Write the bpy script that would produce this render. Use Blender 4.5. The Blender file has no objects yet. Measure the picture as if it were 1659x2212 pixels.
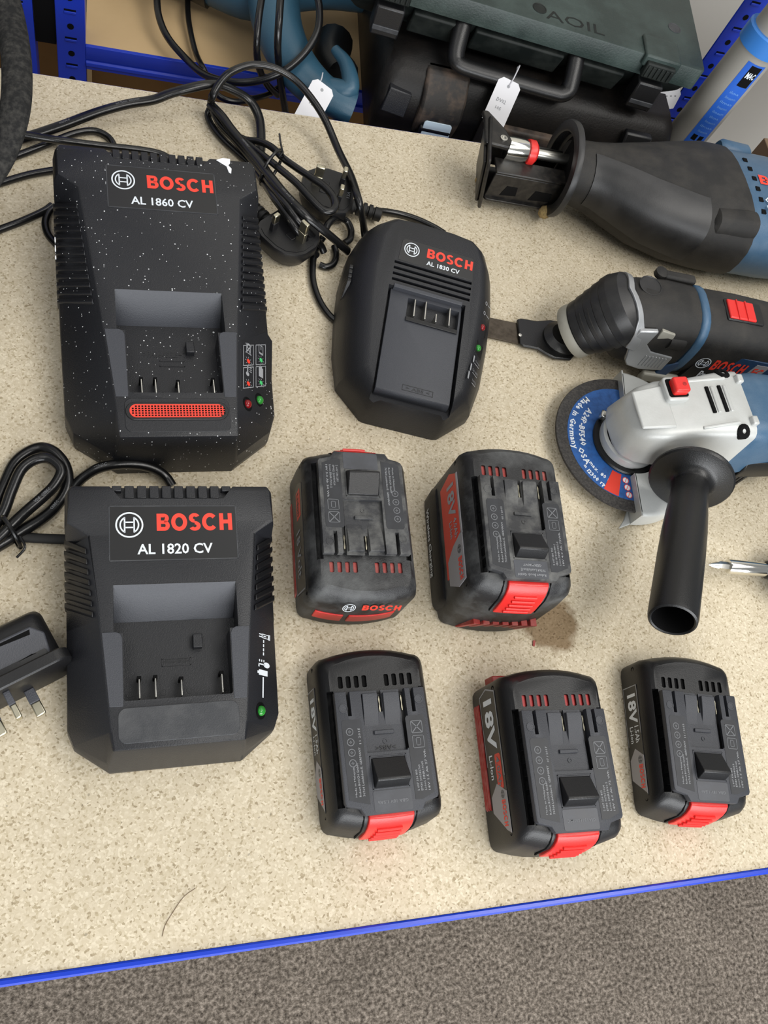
import bpy, bmesh, math, random
from mathutils import Matrix, Vector

# ------------------------------------------------------------------ camera, light, exposure
scene = bpy.context.scene
COL = scene.collection
BZ = 0.86                       # bench top height above the floor (m)

cam_data = bpy.data.cameras.new('camera')
cam = bpy.data.objects.new('camera', cam_data)
COL.objects.link(cam)
cam_data.sensor_fit = 'VERTICAL'
cam_data.sensor_height = 36.0
cam_data.lens = 36.0 * 1845.0 / 2212.0
cam_data.clip_start = 0.01
cam_data.clip_end = 50
cam.matrix_world = Matrix(((0.951548, -0.009995, -0.307339, 0.000000), (-0.116393, 0.913400, -0.390067, 0.000000), (0.284622, 0.406939, 0.867981, 1.440000), (0.000000, 0.000000, 0.000000, 1.000000)))
scene.camera = cam

world = bpy.data.worlds.new('room_ambient')
scene.world = world
world.use_nodes = True
world.node_tree.nodes['Background'].inputs[0].default_value = (0.93, 0.97, 1.0, 1)
world.node_tree.nodes['Background'].inputs[1].default_value = 0.30

def area_light(name, loc, target, sx, sy, power, color=(1, 0.97, 0.92)):
    d = bpy.data.lights.new(name, 'AREA')
    d.shape = 'RECTANGLE'; d.size = sx; d.size_y = sy; d.energy = power; d.color = color
    o = bpy.data.objects.new(name, d); COL.objects.link(o)
    o.location = loc
    o.rotation_euler = (Vector(target) - Vector(loc)).to_track_quat('-Z', 'Y').to_euler()
    return o
area_light('ceiling_light_near', (0.95, -0.35, BZ + 1.75), (0.80, -0.2, 0), 1.8, 0.6, 29)
area_light('ceiling_light_left', (-0.7, 0.1, BZ + 1.8), (-0.6, 0.1, 0), 1.5, 0.6, 6)
area_light('ceiling_light_far', (0.7, 0.95, BZ + 1.75), (0.65, 0.9, 0), 1.5, 0.6, 8)
area_light('front_window', (0.5, -2.7, BZ + 0.75), (0.3, 0.3, BZ), 3.0, 1.5, 120, (0.96, 0.98, 1.0))

scene.view_settings.view_transform = 'Standard'
scene.view_settings.look = 'None'
scene.view_settings.gamma = 1.0
scene.view_settings.use_curve_mapping = False
scene.view_settings.exposure = 0.0

# ------------------------------------------------------------------ materials
def srgb(r, g, b):
    f = lambda c: (c / 255.0) / 12.92 if c <= 10 else ((c / 255.0 + 0.055) / 1.055) ** 2.4
    return (f(r), f(g), f(b), 1.0)

def mat(name, col, rough=0.5, metal=0.0, grain=0.0, gscale=900, var=0.0, vscale=40, vcol=None, spec=0.5, coat=0.0):
    m = bpy.data.materials.new(name); m.use_nodes = True
    nt = m.node_tree; b = nt.nodes['Principled BSDF']
    b.inputs['Base Color'].default_value = col
    b.inputs['Roughness'].default_value = rough
    b.inputs['Metallic'].default_value = metal
    b.inputs['Specular IOR Level'].default_value = spec
    b.inputs['Coat Weight'].default_value = coat
    tc = nt.nodes.new('ShaderNodeTexCoord')
    if var > 0:
        n = nt.nodes.new('ShaderNodeTexNoise'); n.inputs['Scale'].default_value = vscale
        n.inputs['Detail'].default_value = 5; n.inputs['Roughness'].default_value = 0.62
        nt.links.new(tc.outputs['Object'], n.inputs['Vector'])
        r = nt.nodes.new('ShaderNodeMapRange')
        r.inputs[1].default_value = 0.42; r.inputs[2].default_value = 0.72
        r.inputs[3].default_value = 0.0; r.inputs[4].default_value = var
        nt.links.new(n.outputs['Fac'], r.inputs[0])
        mx = nt.nodes.new('ShaderNodeMix'); mx.data_type = 'RGBA'
        mx.inputs[6].default_value = col; mx.inputs[7].default_value = vcol or srgb(150, 148, 142)
        nt.links.new(r.outputs[0], mx.inputs[0]); nt.links.new(mx.outputs[2], b.inputs['Base Color'])
        rr = nt.nodes.new('ShaderNodeMapRange')
        rr.inputs[3].default_value = rough; rr.inputs[4].default_value = min(1, rough + 0.3)
        nt.links.new(r.outputs[0], rr.inputs[0]); nt.links.new(rr.outputs[0], b.inputs['Roughness'])
    if grain > 0:
        n2 = nt.nodes.new('ShaderNodeTexNoise'); n2.inputs['Scale'].default_value = gscale
        n2.inputs['Detail'].default_value = 2
        nt.links.new(tc.outputs['Object'], n2.inputs['Vector'])
        bp = nt.nodes.new('ShaderNodeBump'); bp.inputs['Strength'].default_value = grain
        bp.inputs['Distance'].default_value = 0.0006
        nt.links.new(n2.outputs['Fac'], bp.inputs['Height']); nt.links.new(bp.outputs[0], b.inputs['Normal'])
    return m

M = {}
M['case'] = mat('charcoal_plastic', srgb(26, 27, 31), 0.42, grain=0.35, gscale=1400)
M['case_dark'] = mat('black_plastic', srgb(16, 16, 18), 0.42, grain=0.2, gscale=1400)
M['case_grey'] = mat('worn_grey_plastic', srgb(46, 48, 52), 0.5, grain=0.25, gscale=1400, var=0.25, vscale=60, vcol=srgb(110, 110, 110))
M['sled'] = mat('front_lit_plastic', srgb(56, 58, 64), 0.5, grain=0.3, gscale=1600)  # charger plastic lightened in colour where faces turn to the front light
M['plate_black'] = mat('satin_black_label', srgb(24, 24, 25), 0.38)
M['hole'] = mat('deep_black', srgb(8, 8, 9), 0.8, spec=0.15)
M['print_red'] = mat('red_print', srgb(226, 62, 44), 0.5)
M['print_white'] = mat('white_print', srgb(214, 220, 226), 0.55)
M['print_grey'] = mat('grey_print', srgb(150, 152, 156), 0.6)
M['print_dim'] = mat('faded_grey_print', srgb(112, 114, 118), 0.6)
M['emboss'] = mat('dark_emboss', srgb(30, 31, 33), 0.5)
M['red'] = mat('red_button_plastic', srgb(214, 42, 38), 0.35, grain=0.1)
M['red_dark'] = mat('dull_red_plastic', srgb(150, 40, 34), 0.45, var=0.5, vscale=160, vcol=srgb(176, 120, 112))
M['red_slot'] = mat('deep_red_plastic', srgb(158, 22, 22), 0.4)
M['metal'] = mat('nickel', srgb(205, 203, 196), 0.28, 1.0)
M['brass'] = mat('brass_contact', srgb(200, 194, 172), 0.3, 1.0)
M['chrome'] = mat('chrome', srgb(226, 224, 216), 0.14, 1.0)
M['steel_dark'] = mat('black_oxide_steel', srgb(26, 25, 25), 0.36, 0.2, var=0.3, vscale=150, vcol=srgb(84, 78, 70))
M['blade_steel'] = mat('used_blade_steel', srgb(92, 84, 74), 0.4, 0.8, var=0.6, vscale=120, vcol=srgb(48, 40, 34))
M['led_red'] = mat('red_led_lens', srgb(120, 14, 20), 0.12)
M['led_green'] = mat('green_led_lens', srgb(38, 128, 44), 0.12)
M['cable'] = mat('black_cable_rubber', srgb(15, 15, 16), 0.27, grain=0.1, gscale=700)
M['cable_matte'] = mat('matte_black_cable', srgb(20, 20, 20), 0.6)
M['plug'] = mat('plug_black', srgb(23, 23, 25), 0.42, grain=0.2)
M['plug_face'] = mat('plug_grip_grey', srgb(70, 72, 79), 0.5, grain=0.4, gscale=1200)
M['blue_tool'] = mat('tool_blue_plastic', srgb(56, 88, 116), 0.42, grain=0.25, gscale=1200, var=0.15, vscale=70, vcol=srgb(120, 140, 156))
M['blue_deep'] = mat('deep_blue_plastic', srgb(38, 62, 92), 0.4, grain=0.2)
M['rubber'] = mat('dusty_black_rubber', srgb(30, 29, 28), 0.6, grain=0.4, gscale=1500, var=0.35, vscale=35, vcol=srgb(80, 76, 70), spec=0.4)
M['rubber_smooth'] = mat('smooth_black_rubber', srgb(27, 27, 28), 0.42, grain=0.1, var=0.2, vscale=40, vcol=srgb(80, 78, 76))
M['alu'] = mat('cast_light_grey_metal', srgb(188, 190, 188), 0.36, 0.12, grain=0.15, gscale=600, var=0.25, vscale=30, vcol=srgb(140, 140, 134))
M['alu_lever'] = mat('satin_silver', srgb(170, 172, 174), 0.38, 0.6, grain=0.15)
M['handle_black'] = mat('handle_black_plastic', srgb(18, 18, 19), 0.36, grain=0.2, gscale=1200)
M['abrasive'] = mat('abrasive_black', srgb(40, 38, 37), 0.75, grain=1.0, gscale=700, var=0.5, vscale=500, vcol=srgb(92, 88, 84))
M['disc_blue'] = mat('disc_blue_paper', srgb(28, 84, 152), 0.55, var=0.55, vscale=160, vcol=srgb(16, 44, 84))
M['shelf_blue'] = mat('shelf_blue_enamel', srgb(14, 50, 178), 0.32, var=0.15, vscale=25, vcol=srgb(40, 80, 190))
M['edge_blue'] = mat('bench_blue_enamel', srgb(18, 58, 190), 0.25)
M['teal'] = mat('teal_tool_plastic', srgb(46, 82, 102), 0.4, grain=0.2)
M['green_case'] = mat('dark_green_plastic', srgb(25, 40, 37), 0.48, grain=0.4, gscale=500, var=0.3, vscale=22, vcol=srgb(88, 104, 100))
M['green_dark'] = mat('green_black_plastic', srgb(17, 22, 21), 0.55, spec=0.25, var=0.25, vscale=40, vcol=srgb(70, 74, 70))
M['black_case'] = mat('dull_black_case', srgb(16, 15, 15), 0.42, grain=0.3, gscale=500, var=0.25, vscale=12, vcol=srgb(60, 52, 45), spec=0.25)
M['brown_dust'] = mat('brown_dusted_black_plastic', srgb(30, 27, 25), 0.6, grain=0.3, gscale=500, var=0.95, vscale=24, vcol=srgb(112, 94, 80))
M['white_paper'] = mat('white_paper', srgb(222, 222, 226), 0.7)
M['string'] = mat('white_string', srgb(190, 190, 195), 0.7)
M['blue_plastic_pale'] = mat('pale_sticker', srgb(196, 214, 226), 0.35)
M['tube_grey'] = mat('grey_tube_plastic', srgb(148, 145, 138), 0.5, var=0.2, vscale=14, vcol=srgb(120, 116, 108))
M['tube_blue'] = mat('tube_blue_band', srgb(54, 120, 196), 0.4)
M['label_blue'] = mat('tube_blue_label', srgb(34, 92, 190), 0.45)
M['label_pale'] = mat('tube_pale_blue_label', srgb(98, 146, 214), 0.45)
M['wall'] = mat('painted_wall', srgb(186, 183, 176), 0.8, var=0.2, vscale=4, vcol=srgb(168, 164, 156))
M['felt'] = mat('fuzzy_black_webbing', srgb(34, 34, 34), 0.95, grain=1.0, gscale=420, var=0.5, vscale=260, vcol=srgb(80, 78, 74), spec=0.15)
M['ring_grey'] = mat('pale_rubber_ring', srgb(150, 148, 138), 0.5, var=0.3, vscale=80, vcol=srgb(110, 106, 98))
M['wood_dust'] = mat('sawdust', srgb(150, 128, 84), 0.9, var=0.6, vscale=600, vcol=srgb(60, 50, 40))
M['dust_case'] = mat('dusty_charcoal_plastic', srgb(24, 24, 26), 0.45, grain=0.3, gscale=1400, var=0.45, vscale=42, vcol=srgb(116, 118, 118))
M['dust_rail'] = mat('dusty_grey_plastic', srgb(44, 45, 48), 0.55, grain=0.3, gscale=1400, var=0.5, vscale=60, vcol=srgb(140, 140, 136))
M['rail'] = mat('rail_grey_plastic', srgb(54, 56, 62), 0.5, grain=0.3, gscale=1600)
M['sticker_dark'] = mat('charcoal_sticker', srgb(27, 29, 34), 0.45, var=0.15, vscale=80, vcol=srgb(84, 88, 96))
M['sticker_grey'] = mat('grey_sticker', srgb(60, 62, 68), 0.4, var=0.3, vscale=60, vcol=srgb(104, 108, 116))
M['brand_grey'] = mat('silver_grey_label', srgb(146, 144, 148), 0.45)
M['label_red'] = mat('red_orange_label', srgb(206, 52, 34), 0.45)
M['hair'] = mat('brown_hair', srgb(110, 90, 66), 0.6)
M['brown_box'] = mat('brown_carton', srgb(126, 104, 82), 0.8)

def node(nt, t, **kw):
    n = nt.nodes.new(t)
    for k, v in kw.items(): setattr(n, k, v)
    return n

def speckled_case():
    m = M['case'].copy(); m.name = 'paint_flecked_charcoal_plastic'
    nt = m.node_tree; b = nt.nodes['Principled BSDF']
    tc = node(nt, 'ShaderNodeTexCoord')
    prev = None
    for sc, thr, seed in ((230, 0.045, 0), (430, 0.085, 7.3), (75, 0.03, 3.1)):
        mp = node(nt, 'ShaderNodeMapping'); mp.inputs['Location'].default_value = (seed, seed * 2, 0)
        mp.inputs['Scale'].default_value = (1, 1, 1)
        nt.links.new(tc.outputs['Object'], mp.inputs['Vector'])
        v = node(nt, 'ShaderNodeTexVoronoi'); v.inputs['Scale'].default_value = sc
        nt.links.new(mp.outputs[0], v.inputs['Vector'])
        sp = node(nt, 'ShaderNodeSeparateColor'); nt.links.new(v.outputs['Color'], sp.inputs[0])
        # cell's random number decides the dot size; most cells stay empty
        mr = node(nt, 'ShaderNodeMapRange'); mr.inputs[1].default_value = 0.60; mr.inputs[2].default_value = 1.0
        mr.inputs[3].default_value = 0.0; mr.inputs[4].default_value = thr * 2.5
        nt.links.new(sp.outputs[0], mr.inputs[0])
        lt = node(nt, 'ShaderNodeMath', operation='LESS_THAN')
        nt.links.new(v.outputs['Distance'], lt.inputs[0]); nt.links.new(mr.outputs[0], lt.inputs[1])
        if prev is None: prev = lt
        else:
            mx = node(nt, 'ShaderNodeMath', operation='MAXIMUM')
            nt.links.new(prev.outputs[0], mx.inputs[0]); nt.links.new(lt.outputs[0], mx.inputs[1]); prev = mx
    cm = node(nt, 'ShaderNodeMix', data_type='RGBA')
    cm.inputs[6].default_value = srgb(24, 25, 29); cm.inputs[7].default_value = srgb(214, 216, 218)
    nt.links.new(prev.outputs[0], cm.inputs[0]); nt.links.new(cm.outputs[2], b.inputs['Base Color'])
    return m
M['case_flecked'] = speckled_case()

def chipboard(name, stain=None, dark=1.0):
    m = bpy.data.materials.new(name); m.use_nodes = True
    nt = m.node_tree; b = nt.nodes['Principled BSDF']; b.inputs['Roughness'].default_value = 0.62
    b.inputs['Specular IOR Level'].default_value = 0.3
    tc = node(nt, 'ShaderNodeTexCoord')
    ds = node(nt, 'ShaderNodeTexNoise'); ds.inputs['Scale'].default_value = 260; ds.inputs['Detail'].default_value = 3
    nt.links.new(tc.outputs['Object'], ds.inputs['Vector'])
    ad = node(nt, 'ShaderNodeVectorMath', operation='MULTIPLY_ADD')
    ad.inputs[1].default_value = (0.0035, 0.0035, 0.0035)
    nt.links.new(ds.outputs['Color'], ad.inputs[0]); nt.links.new(tc.outputs['Object'], ad.inputs[2])
    v = node(nt, 'ShaderNodeTexVoronoi'); v.inputs['Scale'].default_value = 760
    nt.links.new(ad.outputs[0], v.inputs['Vector'])
    sp = node(nt, 'ShaderNodeSeparateColor'); nt.links.new(v.outputs['Color'], sp.inputs[0])
    cr = node(nt, 'ShaderNodeValToRGB')
    e = cr.color_ramp.elements
    e[0].position = 0.0; e[0].color = srgb(158, 143, 116)
    e[1].position = 1.0; e[1].color = srgb(223, 212, 189)
    for p, c in ((0.07, srgb(181, 167, 139)), (0.2, srgb(200, 187, 161)), (0.75, srgb(210, 198, 174))):
        x = e.new(p); x.color = c
    nt.links.new(sp.outputs[0], cr.inputs[0])
    n = node(nt, 'ShaderNodeTexNoise'); n.inputs['Scale'].default_value = 7; n.inputs['Detail'].default_value = 6
    nt.links.new(tc.outputs['Object'], n.inputs['Vector'])
    mr = node(nt, 'ShaderNodeMapRange'); mr.inputs[1].default_value = 0.3; mr.inputs[2].default_value = 0.7
    mr.inputs[3].default_value = 0.88 * dark; mr.inputs[4].default_value = 1.03 * dark
    nt.links.new(n.outputs['Fac'], mr.inputs[0])
    # small dark specks
    v2 = node(nt, 'ShaderNodeTexVoronoi'); v2.inputs['Scale'].default_value = 260
    nt.links.new(ad.outputs[0], v2.inputs['Vector'])
    sp2 = node(nt, 'ShaderNodeSeparateColor'); nt.links.new(v2.outputs['Color'], sp2.inputs[0])
    m2 = node(nt, 'ShaderNodeMapRange'); m2.inputs[1].default_value = 0.70; m2.inputs[2].default_value = 1.0
    m2.inputs[3].default_value = 0.0; m2.inputs[4].default_value = 0.2
    nt.links.new(sp2.outputs[0], m2.inputs[0])
    lt = node(nt, 'ShaderNodeMath', operation='LESS_THAN')
    nt.links.new(v2.outputs['Distance'], lt.inputs[0]); nt.links.new(m2.outputs[0], lt.inputs[1])
    l3 = node(nt, 'ShaderNodeMath', operation='MULTIPLY_ADD'); l3.inputs[1].default_value = -0.36; l3.inputs[2].default_value = 1.0
    nt.links.new(lt.outputs[0], l3.inputs[0])
    mm = node(nt, 'ShaderNodeMath', operation='MULTIPLY')
    nt.links.new(mr.outputs[0], mm.inputs[0]); nt.links.new(l3.outputs[0], mm.inputs[1])
    mul = node(nt, 'ShaderNodeMix', data_type='RGBA', blend_type='MULTIPLY'); mul.inputs[0].default_value = 1.0
    nt.links.new(cr.outputs[0], mul.inputs[6]); nt.links.new(mm.outputs[0], mul.inputs[7])
    last = mul.outputs[2]
    for (sx, sy, sr, amt) in (stain or []):
        dn = node(nt, 'ShaderNodeVectorMath', operation='DISTANCE'); dn.inputs[1].default_value = (sx, sy, 0)
        ns = node(nt, 'ShaderNodeTexNoise'); ns.inputs['Scale'].default_value = 75; ns.inputs['Detail'].default_value = 4
        nt.links.new(tc.outputs['Object'], ns.inputs['Vector'])
        a2 = node(nt, 'ShaderNodeVectorMath', operation='MULTIPLY_ADD'); a2.inputs[1].default_value = (0.02, 0.02, 0)
        nt.links.new(ns.outputs['Color'], a2.inputs[0]); nt.links.new(tc.outputs['Object'], a2.inputs[2])
        nt.links.new(a2.outputs[0], dn.inputs[0])
        ms = node(nt, 'ShaderNodeMapRange'); ms.inputs[1].default_value = sr; ms.inputs[2].default_value = sr * 0.72
        ms.inputs[3].default_value = 0.0; ms.inputs[4].default_value = amt
        nt.links.new(dn.outputs['Value'], ms.inputs[0])
        st = node(nt, 'ShaderNodeMix', data_type='RGBA', blend_type='MULTIPLY')
        st.inputs[7].default_value = srgb(138, 110, 68)
        nt.links.new(ms.outputs[0], st.inputs[0]); nt.links.new(last, st.inputs[6]); last = st.outputs[2]
    nt.links.new(last, b.inputs['Base Color'])
    bp = node(nt, 'ShaderNodeBump'); bp.inputs['Strength'].default_value = 0.12; bp.inputs['Distance'].default_value = 0.0006
    nt.links.new(sp.outputs[0], bp.inputs['Height']); nt.links.new(bp.outputs[0], b.inputs['Normal'])
    return m
M['bench_board'] = chipboard('bench_chipboard', [(0.340, 0.176, 0.027, 0.8), (0.262, 0.357, 0.011, 0.45)])
M['shelf_board'] = mat('tan_shelf_board', srgb(196, 168, 126), 0.6, var=0.35, vscale=8, vcol=srgb(168, 140, 100), spec=0.3)
M['shaded_board'] = mat('shaded_brown_board', srgb(92, 66, 34), 0.7, var=0.3, vscale=20, vcol=srgb(60, 42, 20), spec=0.2)  # chipboard with the shade below the shelf put into its colour

def carpet():
    m = bpy.data.materials.new('brown_grey_carpet'); m.use_nodes = True
    nt = m.node_tree; b = nt.nodes['Principled BSDF']; b.inputs['Roughness'].default_value = 0.95
    b.inputs['Specular IOR Level'].default_value = 0.1
    tc = node(nt, 'ShaderNodeTexCoord')
    n = node(nt, 'ShaderNodeTexNoise'); n.inputs['Scale'].default_value = 165; n.inputs['Detail'].default_value = 5
    n.inputs['Roughness'].default_value = 0.65
    nt.links.new(tc.outputs['Object'], n.inputs['Vector'])
    cr = node(nt, 'ShaderNodeValToRGB'); e = cr.color_ramp.elements
    e[0].position = 0.30; e[0].color = srgb(56, 50, 45)
    e[1].position = 0.72; e[1].color = srgb(184, 172, 159)
    x = e.new(0.48); x.color = srgb(118, 109, 99)
    nt.links.new(n.outputs['Fac'], cr.inputs[0])
    n2 = node(nt, 'ShaderNodeTexNoise'); n2.inputs['Scale'].default_value = 9; n2.inputs['Detail'].default_value = 4
    nt.links.new(tc.outputs['Object'], n2.inputs['Vector'])
    mr = node(nt, 'ShaderNodeMapRange'); mr.inputs[1].default_value = 0.3; mr.inputs[2].default_value = 0.7
    mr.inputs[3].default_value = 0.85; mr.inputs[4].default_value = 1.1
    nt.links.new(n2.outputs['Fac'], mr.inputs[0])
    mul = node(nt, 'ShaderNodeMix', data_type='RGBA', blend_type='MULTIPLY'); mul.inputs[0].default_value = 1.0
    nt.links.new(cr.outputs[0], mul.inputs[6]); nt.links.new(mr.outputs[0], mul.inputs[7])
    nt.links.new(mul.outputs[2], b.inputs['Base Color'])
    bp = node(nt, 'ShaderNodeBump'); bp.inputs['Strength'].default_value = 0.8; bp.inputs['Distance'].default_value = 0.004
    nt.links.new(n.outputs['Fac'], bp.inputs['Height']); nt.links.new(bp.outputs[0], b.inputs['Normal'])
    return m
M['carpet'] = carpet()

# ------------------------------------------------------------------ mesh helpers (all shapes in millimetres)
S = 0.001
PI = math.pi

def new(): return bmesh.new()

def quadbox(bm, p):
    """hexahedron from 8 points: bottom 4 (ccw), top 4"""
    v = [bm.verts.new(q) for q in p]
    for f in ((3, 2, 1, 0), (4, 5, 6, 7), (0, 1, 5, 4), (1, 2, 6, 5), (2, 3, 7, 6), (3, 0, 4, 7)):
        bm.faces.new([v[i] for i in f])
    return bm

def box(bm, x0, x1, y0, y1, z0, z1, mx=None):
    p = [Vector(q) for q in ((x0, y0, z0), (x1, y0, z0), (x1, y1, z0), (x0, y1, z0), (x0, y0, z1), (x1, y0, z1), (x1, y1, z1), (x0, y1, z1))]
    if mx is not None: p = [mx @ q for q in p]
    return quadbox(bm, p)

def loft(bm, rings, cap=True, closed_u=True, ring_loop=False):
    vs = [[bm.verts.new(p) for p in r] for r in rings]
    n = len(rings[0])
    k = len(vs)
    for i in range(k if ring_loop else k - 1):
        a, b = vs[i], vs[(i + 1) % k]
        for j in range(n if closed_u else n - 1):
            j2 = (j + 1) % n
            bm.faces.new((a[j], a[j2], b[j2], b[j]))
    if cap and not ring_loop:
        bm.faces.new(list(reversed(vs[0]))); bm.faces.new(vs[-1])
    return bm

def prism(bm, poly, z0, z1, mx=None):
    r0 = [Vector((x, y, z0)) for x, y in poly]; r1 = [Vector((x, y, z1)) for x, y in poly]
    if mx is not None: r0 = [mx @ q for q in r0]; r1 = [mx @ q for q in r1]
    return loft(bm, [r0, r1])

def prism_x(bm, prof, x0, x1):
    """profile in (y, z), extruded along x"""
    return loft(bm, [[Vector((x0, y, z)) for y, z in prof], [Vector((x1, y, z)) for y, z in prof]])

def lathe(bm, prof, n=28, mx=None, cap=True, a0=0.0, a1=2 * PI):
    full = abs(a1 - a0 - 2 * PI) < 1e-6
    rings = []
    for r, z in prof:
        ring = []
        for i in range(n if full else n + 1):
            a = a0 + (a1 - a0) * i / n
            q = Vector((r * math.cos(a), r * math.sin(a), z))
            ring.append(mx @ q if mx is not None else q)
        rings.append(ring)
    return loft(bm, rings, cap=cap, closed_u=full)

def spline(pts, sub=6):
    pts = [Vector(p) for p in pts]
    P = [pts[0] * 2 - pts[1]] + pts + [pts[-1] * 2 - pts[-2]]
    out = []
    for i in range(1, len(P) - 2):
        p0, p1, p2, p3 = P[i - 1:i + 3]
        for k in range(sub):
            t = k / sub
            out.append(0.5 * ((2 * p1) + (p2 - p0) * t + (2 * p0 - 5 * p1 + 4 * p2 - p3) * t * t + (3 * p1 - p0 - 3 * p2 + p3) * t ** 3))
    out.append(pts[-1])
    return out

def sweep(bm, pts, rad, n=10, flat=1.0, up=Vector((0, 0, 1)), close=False):
    """tube along pts; rad number or function of t; flat squashes it along the 'up' side"""
    k = len(pts); rings = []
    for i, p in enumerate(pts):
        if close: t = pts[(i + 1) % k] - pts[i - 1]
        else: t = pts[min(i + 1, k - 1)] - pts[max(i - 1, 0)]
        t = t.normalized() if t.length > 1e-9 else Vector((1, 0, 0))
        s = t.cross(up)
        s = s.normalized() if s.length > 1e-4 else t.orthogonal().normalized()
        u = s.cross(t)
        r = rad(i / (k - 1)) if callable(rad) else rad
        rings.append([p + (s * math.cos(2 * PI * j / n) + u * math.sin(2 * PI * j / n) * flat) * r for j in range(n)])
    return loft(bm, rings, cap=not close, ring_loop=close)

def rrect(x0, x1, y0, y1, r, n=4):
    out = []
    for cx, cy, a in ((x1 - r, y0 + r, -90), (x1 - r, y1 - r, 0), (x0 + r, y1 - r, 90), (x0 + r, y0 + r, 180)):
        for k in range(n + 1):
            t = math.radians(a + 90 * k / n)
            out.append((cx + r * math.cos(t), cy + r * math.sin(t)))
    return out

def link(name, me, material, parent, props=None):
    o = bpy.data.objects.new(name, me); COL.objects.link(o)
    if material is not None:
        me.materials.clear(); me.materials.append(material)
    if parent is not None: o.parent = parent
    return o

def to_mesh(bm, name, angle=38, smooth=True):
    bmesh.ops.recalc_face_normals(bm, faces=bm.faces)
    bmesh.ops.scale(bm, vec=(S, S, S), verts=bm.verts)
    if smooth:
        lim = math.radians(angle)
        for f in bm.faces: f.smooth = True
        for e in bm.edges:
            e.smooth = not (len(e.link_faces) == 2 and e.calc_face_angle(0) > lim)
    me = bpy.data.meshes.new(name); bm.to_mesh(me); bm.free()
    return me

def part(name, bm, material, parent, bevel=0.0, seg=2, angle=38, label=None, blim=40):
    me = to_mesh(bm, name, angle)
    o = link(name, me, M[material] if isinstance(material, str) else material, parent)
    if bevel > 0:
        b = o.modifiers.new('edge_round', 'BEVEL'); b.width = bevel * S; b.segments = seg
        b.limit_method = 'ANGLE'; b.angle_limit = math.radians(blim); b.harden_normals = False
        b.use_clamp_overlap = True
    if label: o['label'] = label
    return o

def bool_cut(bm_body, cutters, bevel=0.0):
    """solid with the cutter solids taken out; returns a bmesh in millimetres"""
    body = to_mesh(bm_body, 'tmp_body', smooth=False)
    ob = link('tmp_body', body, None, None)
    tmp = [ob]
    if bevel > 0:
        b = ob.modifiers.new('b', 'BEVEL'); b.width = bevel * S; b.segments = 2
        b.limit_method = 'ANGLE'; b.angle_limit = math.radians(40)
    for c in cutters:
        co = link('tmp_cut', to_mesh(c, 'tmp_cut', smooth=False), None, None); tmp.append(co)
        md = ob.modifiers.new('c', 'BOOLEAN'); md.object = co; md.operation = 'DIFFERENCE'; md.solver = 'EXACT'
    bpy.context.view_layer.update()
    dg = bpy.context.evaluated_depsgraph_get()
    me = bpy.data.meshes.new_from_object(ob.evaluated_get(dg))
    for o in tmp:
        d = o.data; bpy.data.objects.remove(o); bpy.data.meshes.remove(d)
    bm = bmesh.new(); bm.from_mesh(me); bpy.data.meshes.remove(me)
    bmesh.ops.scale(bm, vec=(1000, 1000, 1000), verts=bm.verts)
    bmesh.ops.remove_doubles(bm, verts=bm.verts, dist=0.01)
    return bm

def raw_text(s, bold=0.0, res=2):
    c = bpy.data.curves.new('txt', 'FONT'); c.body = s; c.size = 1.0; c.offset = bold
    c.resolution_u = res; c.extrude = 0.0; c.fill_mode = 'FRONT'
    o = bpy.data.objects.new('txt', c)
    me = bpy.data.meshes.new_from_object(o)
    bpy.data.objects.remove(o); bpy.data.curves.remove(c)
    return me

def text_fit(name, s, x0, x1, y0, y1, material, parent, mx, bold=0.012, lift=0.12):
    """flat print filling the rectangle (x0..x1, y0..y1) mm of the plane mx"""
    me = raw_text(s, bold)
    xs = [v.co.x for v in me.vertices]; ys = [v.co.y for v in me.vertices]
    if not xs: return None
    ax, bx, ay, by = min(xs), max(xs), min(ys), max(ys)
    for v in me.vertices:
        q = mx @ Vector((x0 + (v.co.x - ax) / (bx - ax) * (x1 - x0), y0 + (v.co.y - ay) / max(by - ay, 1e-6) * (y1 - y0), lift))
        v.co = q * S
    return link(name, me, M[material], parent)

def lines_text(name, rows, material, parent, mx, bold=0.008, lift=0.12):
    """several print lines in one flat mesh; rows: (string, x0, x1, y0, y1)"""
    bm = bmesh.new()
    for s, x0, x1, y0, y1 in rows:
        me = raw_text(s, bold, 1)
        xs = [v.co.x for v in me.vertices]; ys = [v.co.y for v in me.vertices]
        if not xs: continue
        ax, bx, ay, by = min(xs), max(xs), min(ys), max(ys)
        for v in me.vertices:
            v.co = Vector((x0 + (v.co.x - ax) / (bx - ax) * (x1 - x0), y0 + (v.co.y - ay) / max(by - ay, 1e-6) * (y1 - y0), 0))
        bm.from_mesh(me); bpy.data.meshes.remove(me)
    for v in bm.verts: v.co = (mx @ (v.co + Vector((0, 0, lift)))) * S
    me = bpy.data.meshes.new(name); bm.to_mesh(me); bm.free()
    return link(name, me, M[material], parent)

def flat(bm, poly, mx, lift=0.12):
    bm.faces.new([bm.verts.new(mx @ Vector((x, y, lift))) for x, y in poly]); return bm

def flat_part(name, polys, material, parent, mx, lift=0.12):
    bm = new()
    for p in polys: flat(bm, p, mx, lift)
    me = bpy.data.meshes.new(name); bmesh.ops.scale(bm, vec=(S, S, S), verts=bm.verts); bm.to_mesh(me); bm.free()
    return link(name, me, M[material], parent)

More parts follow.
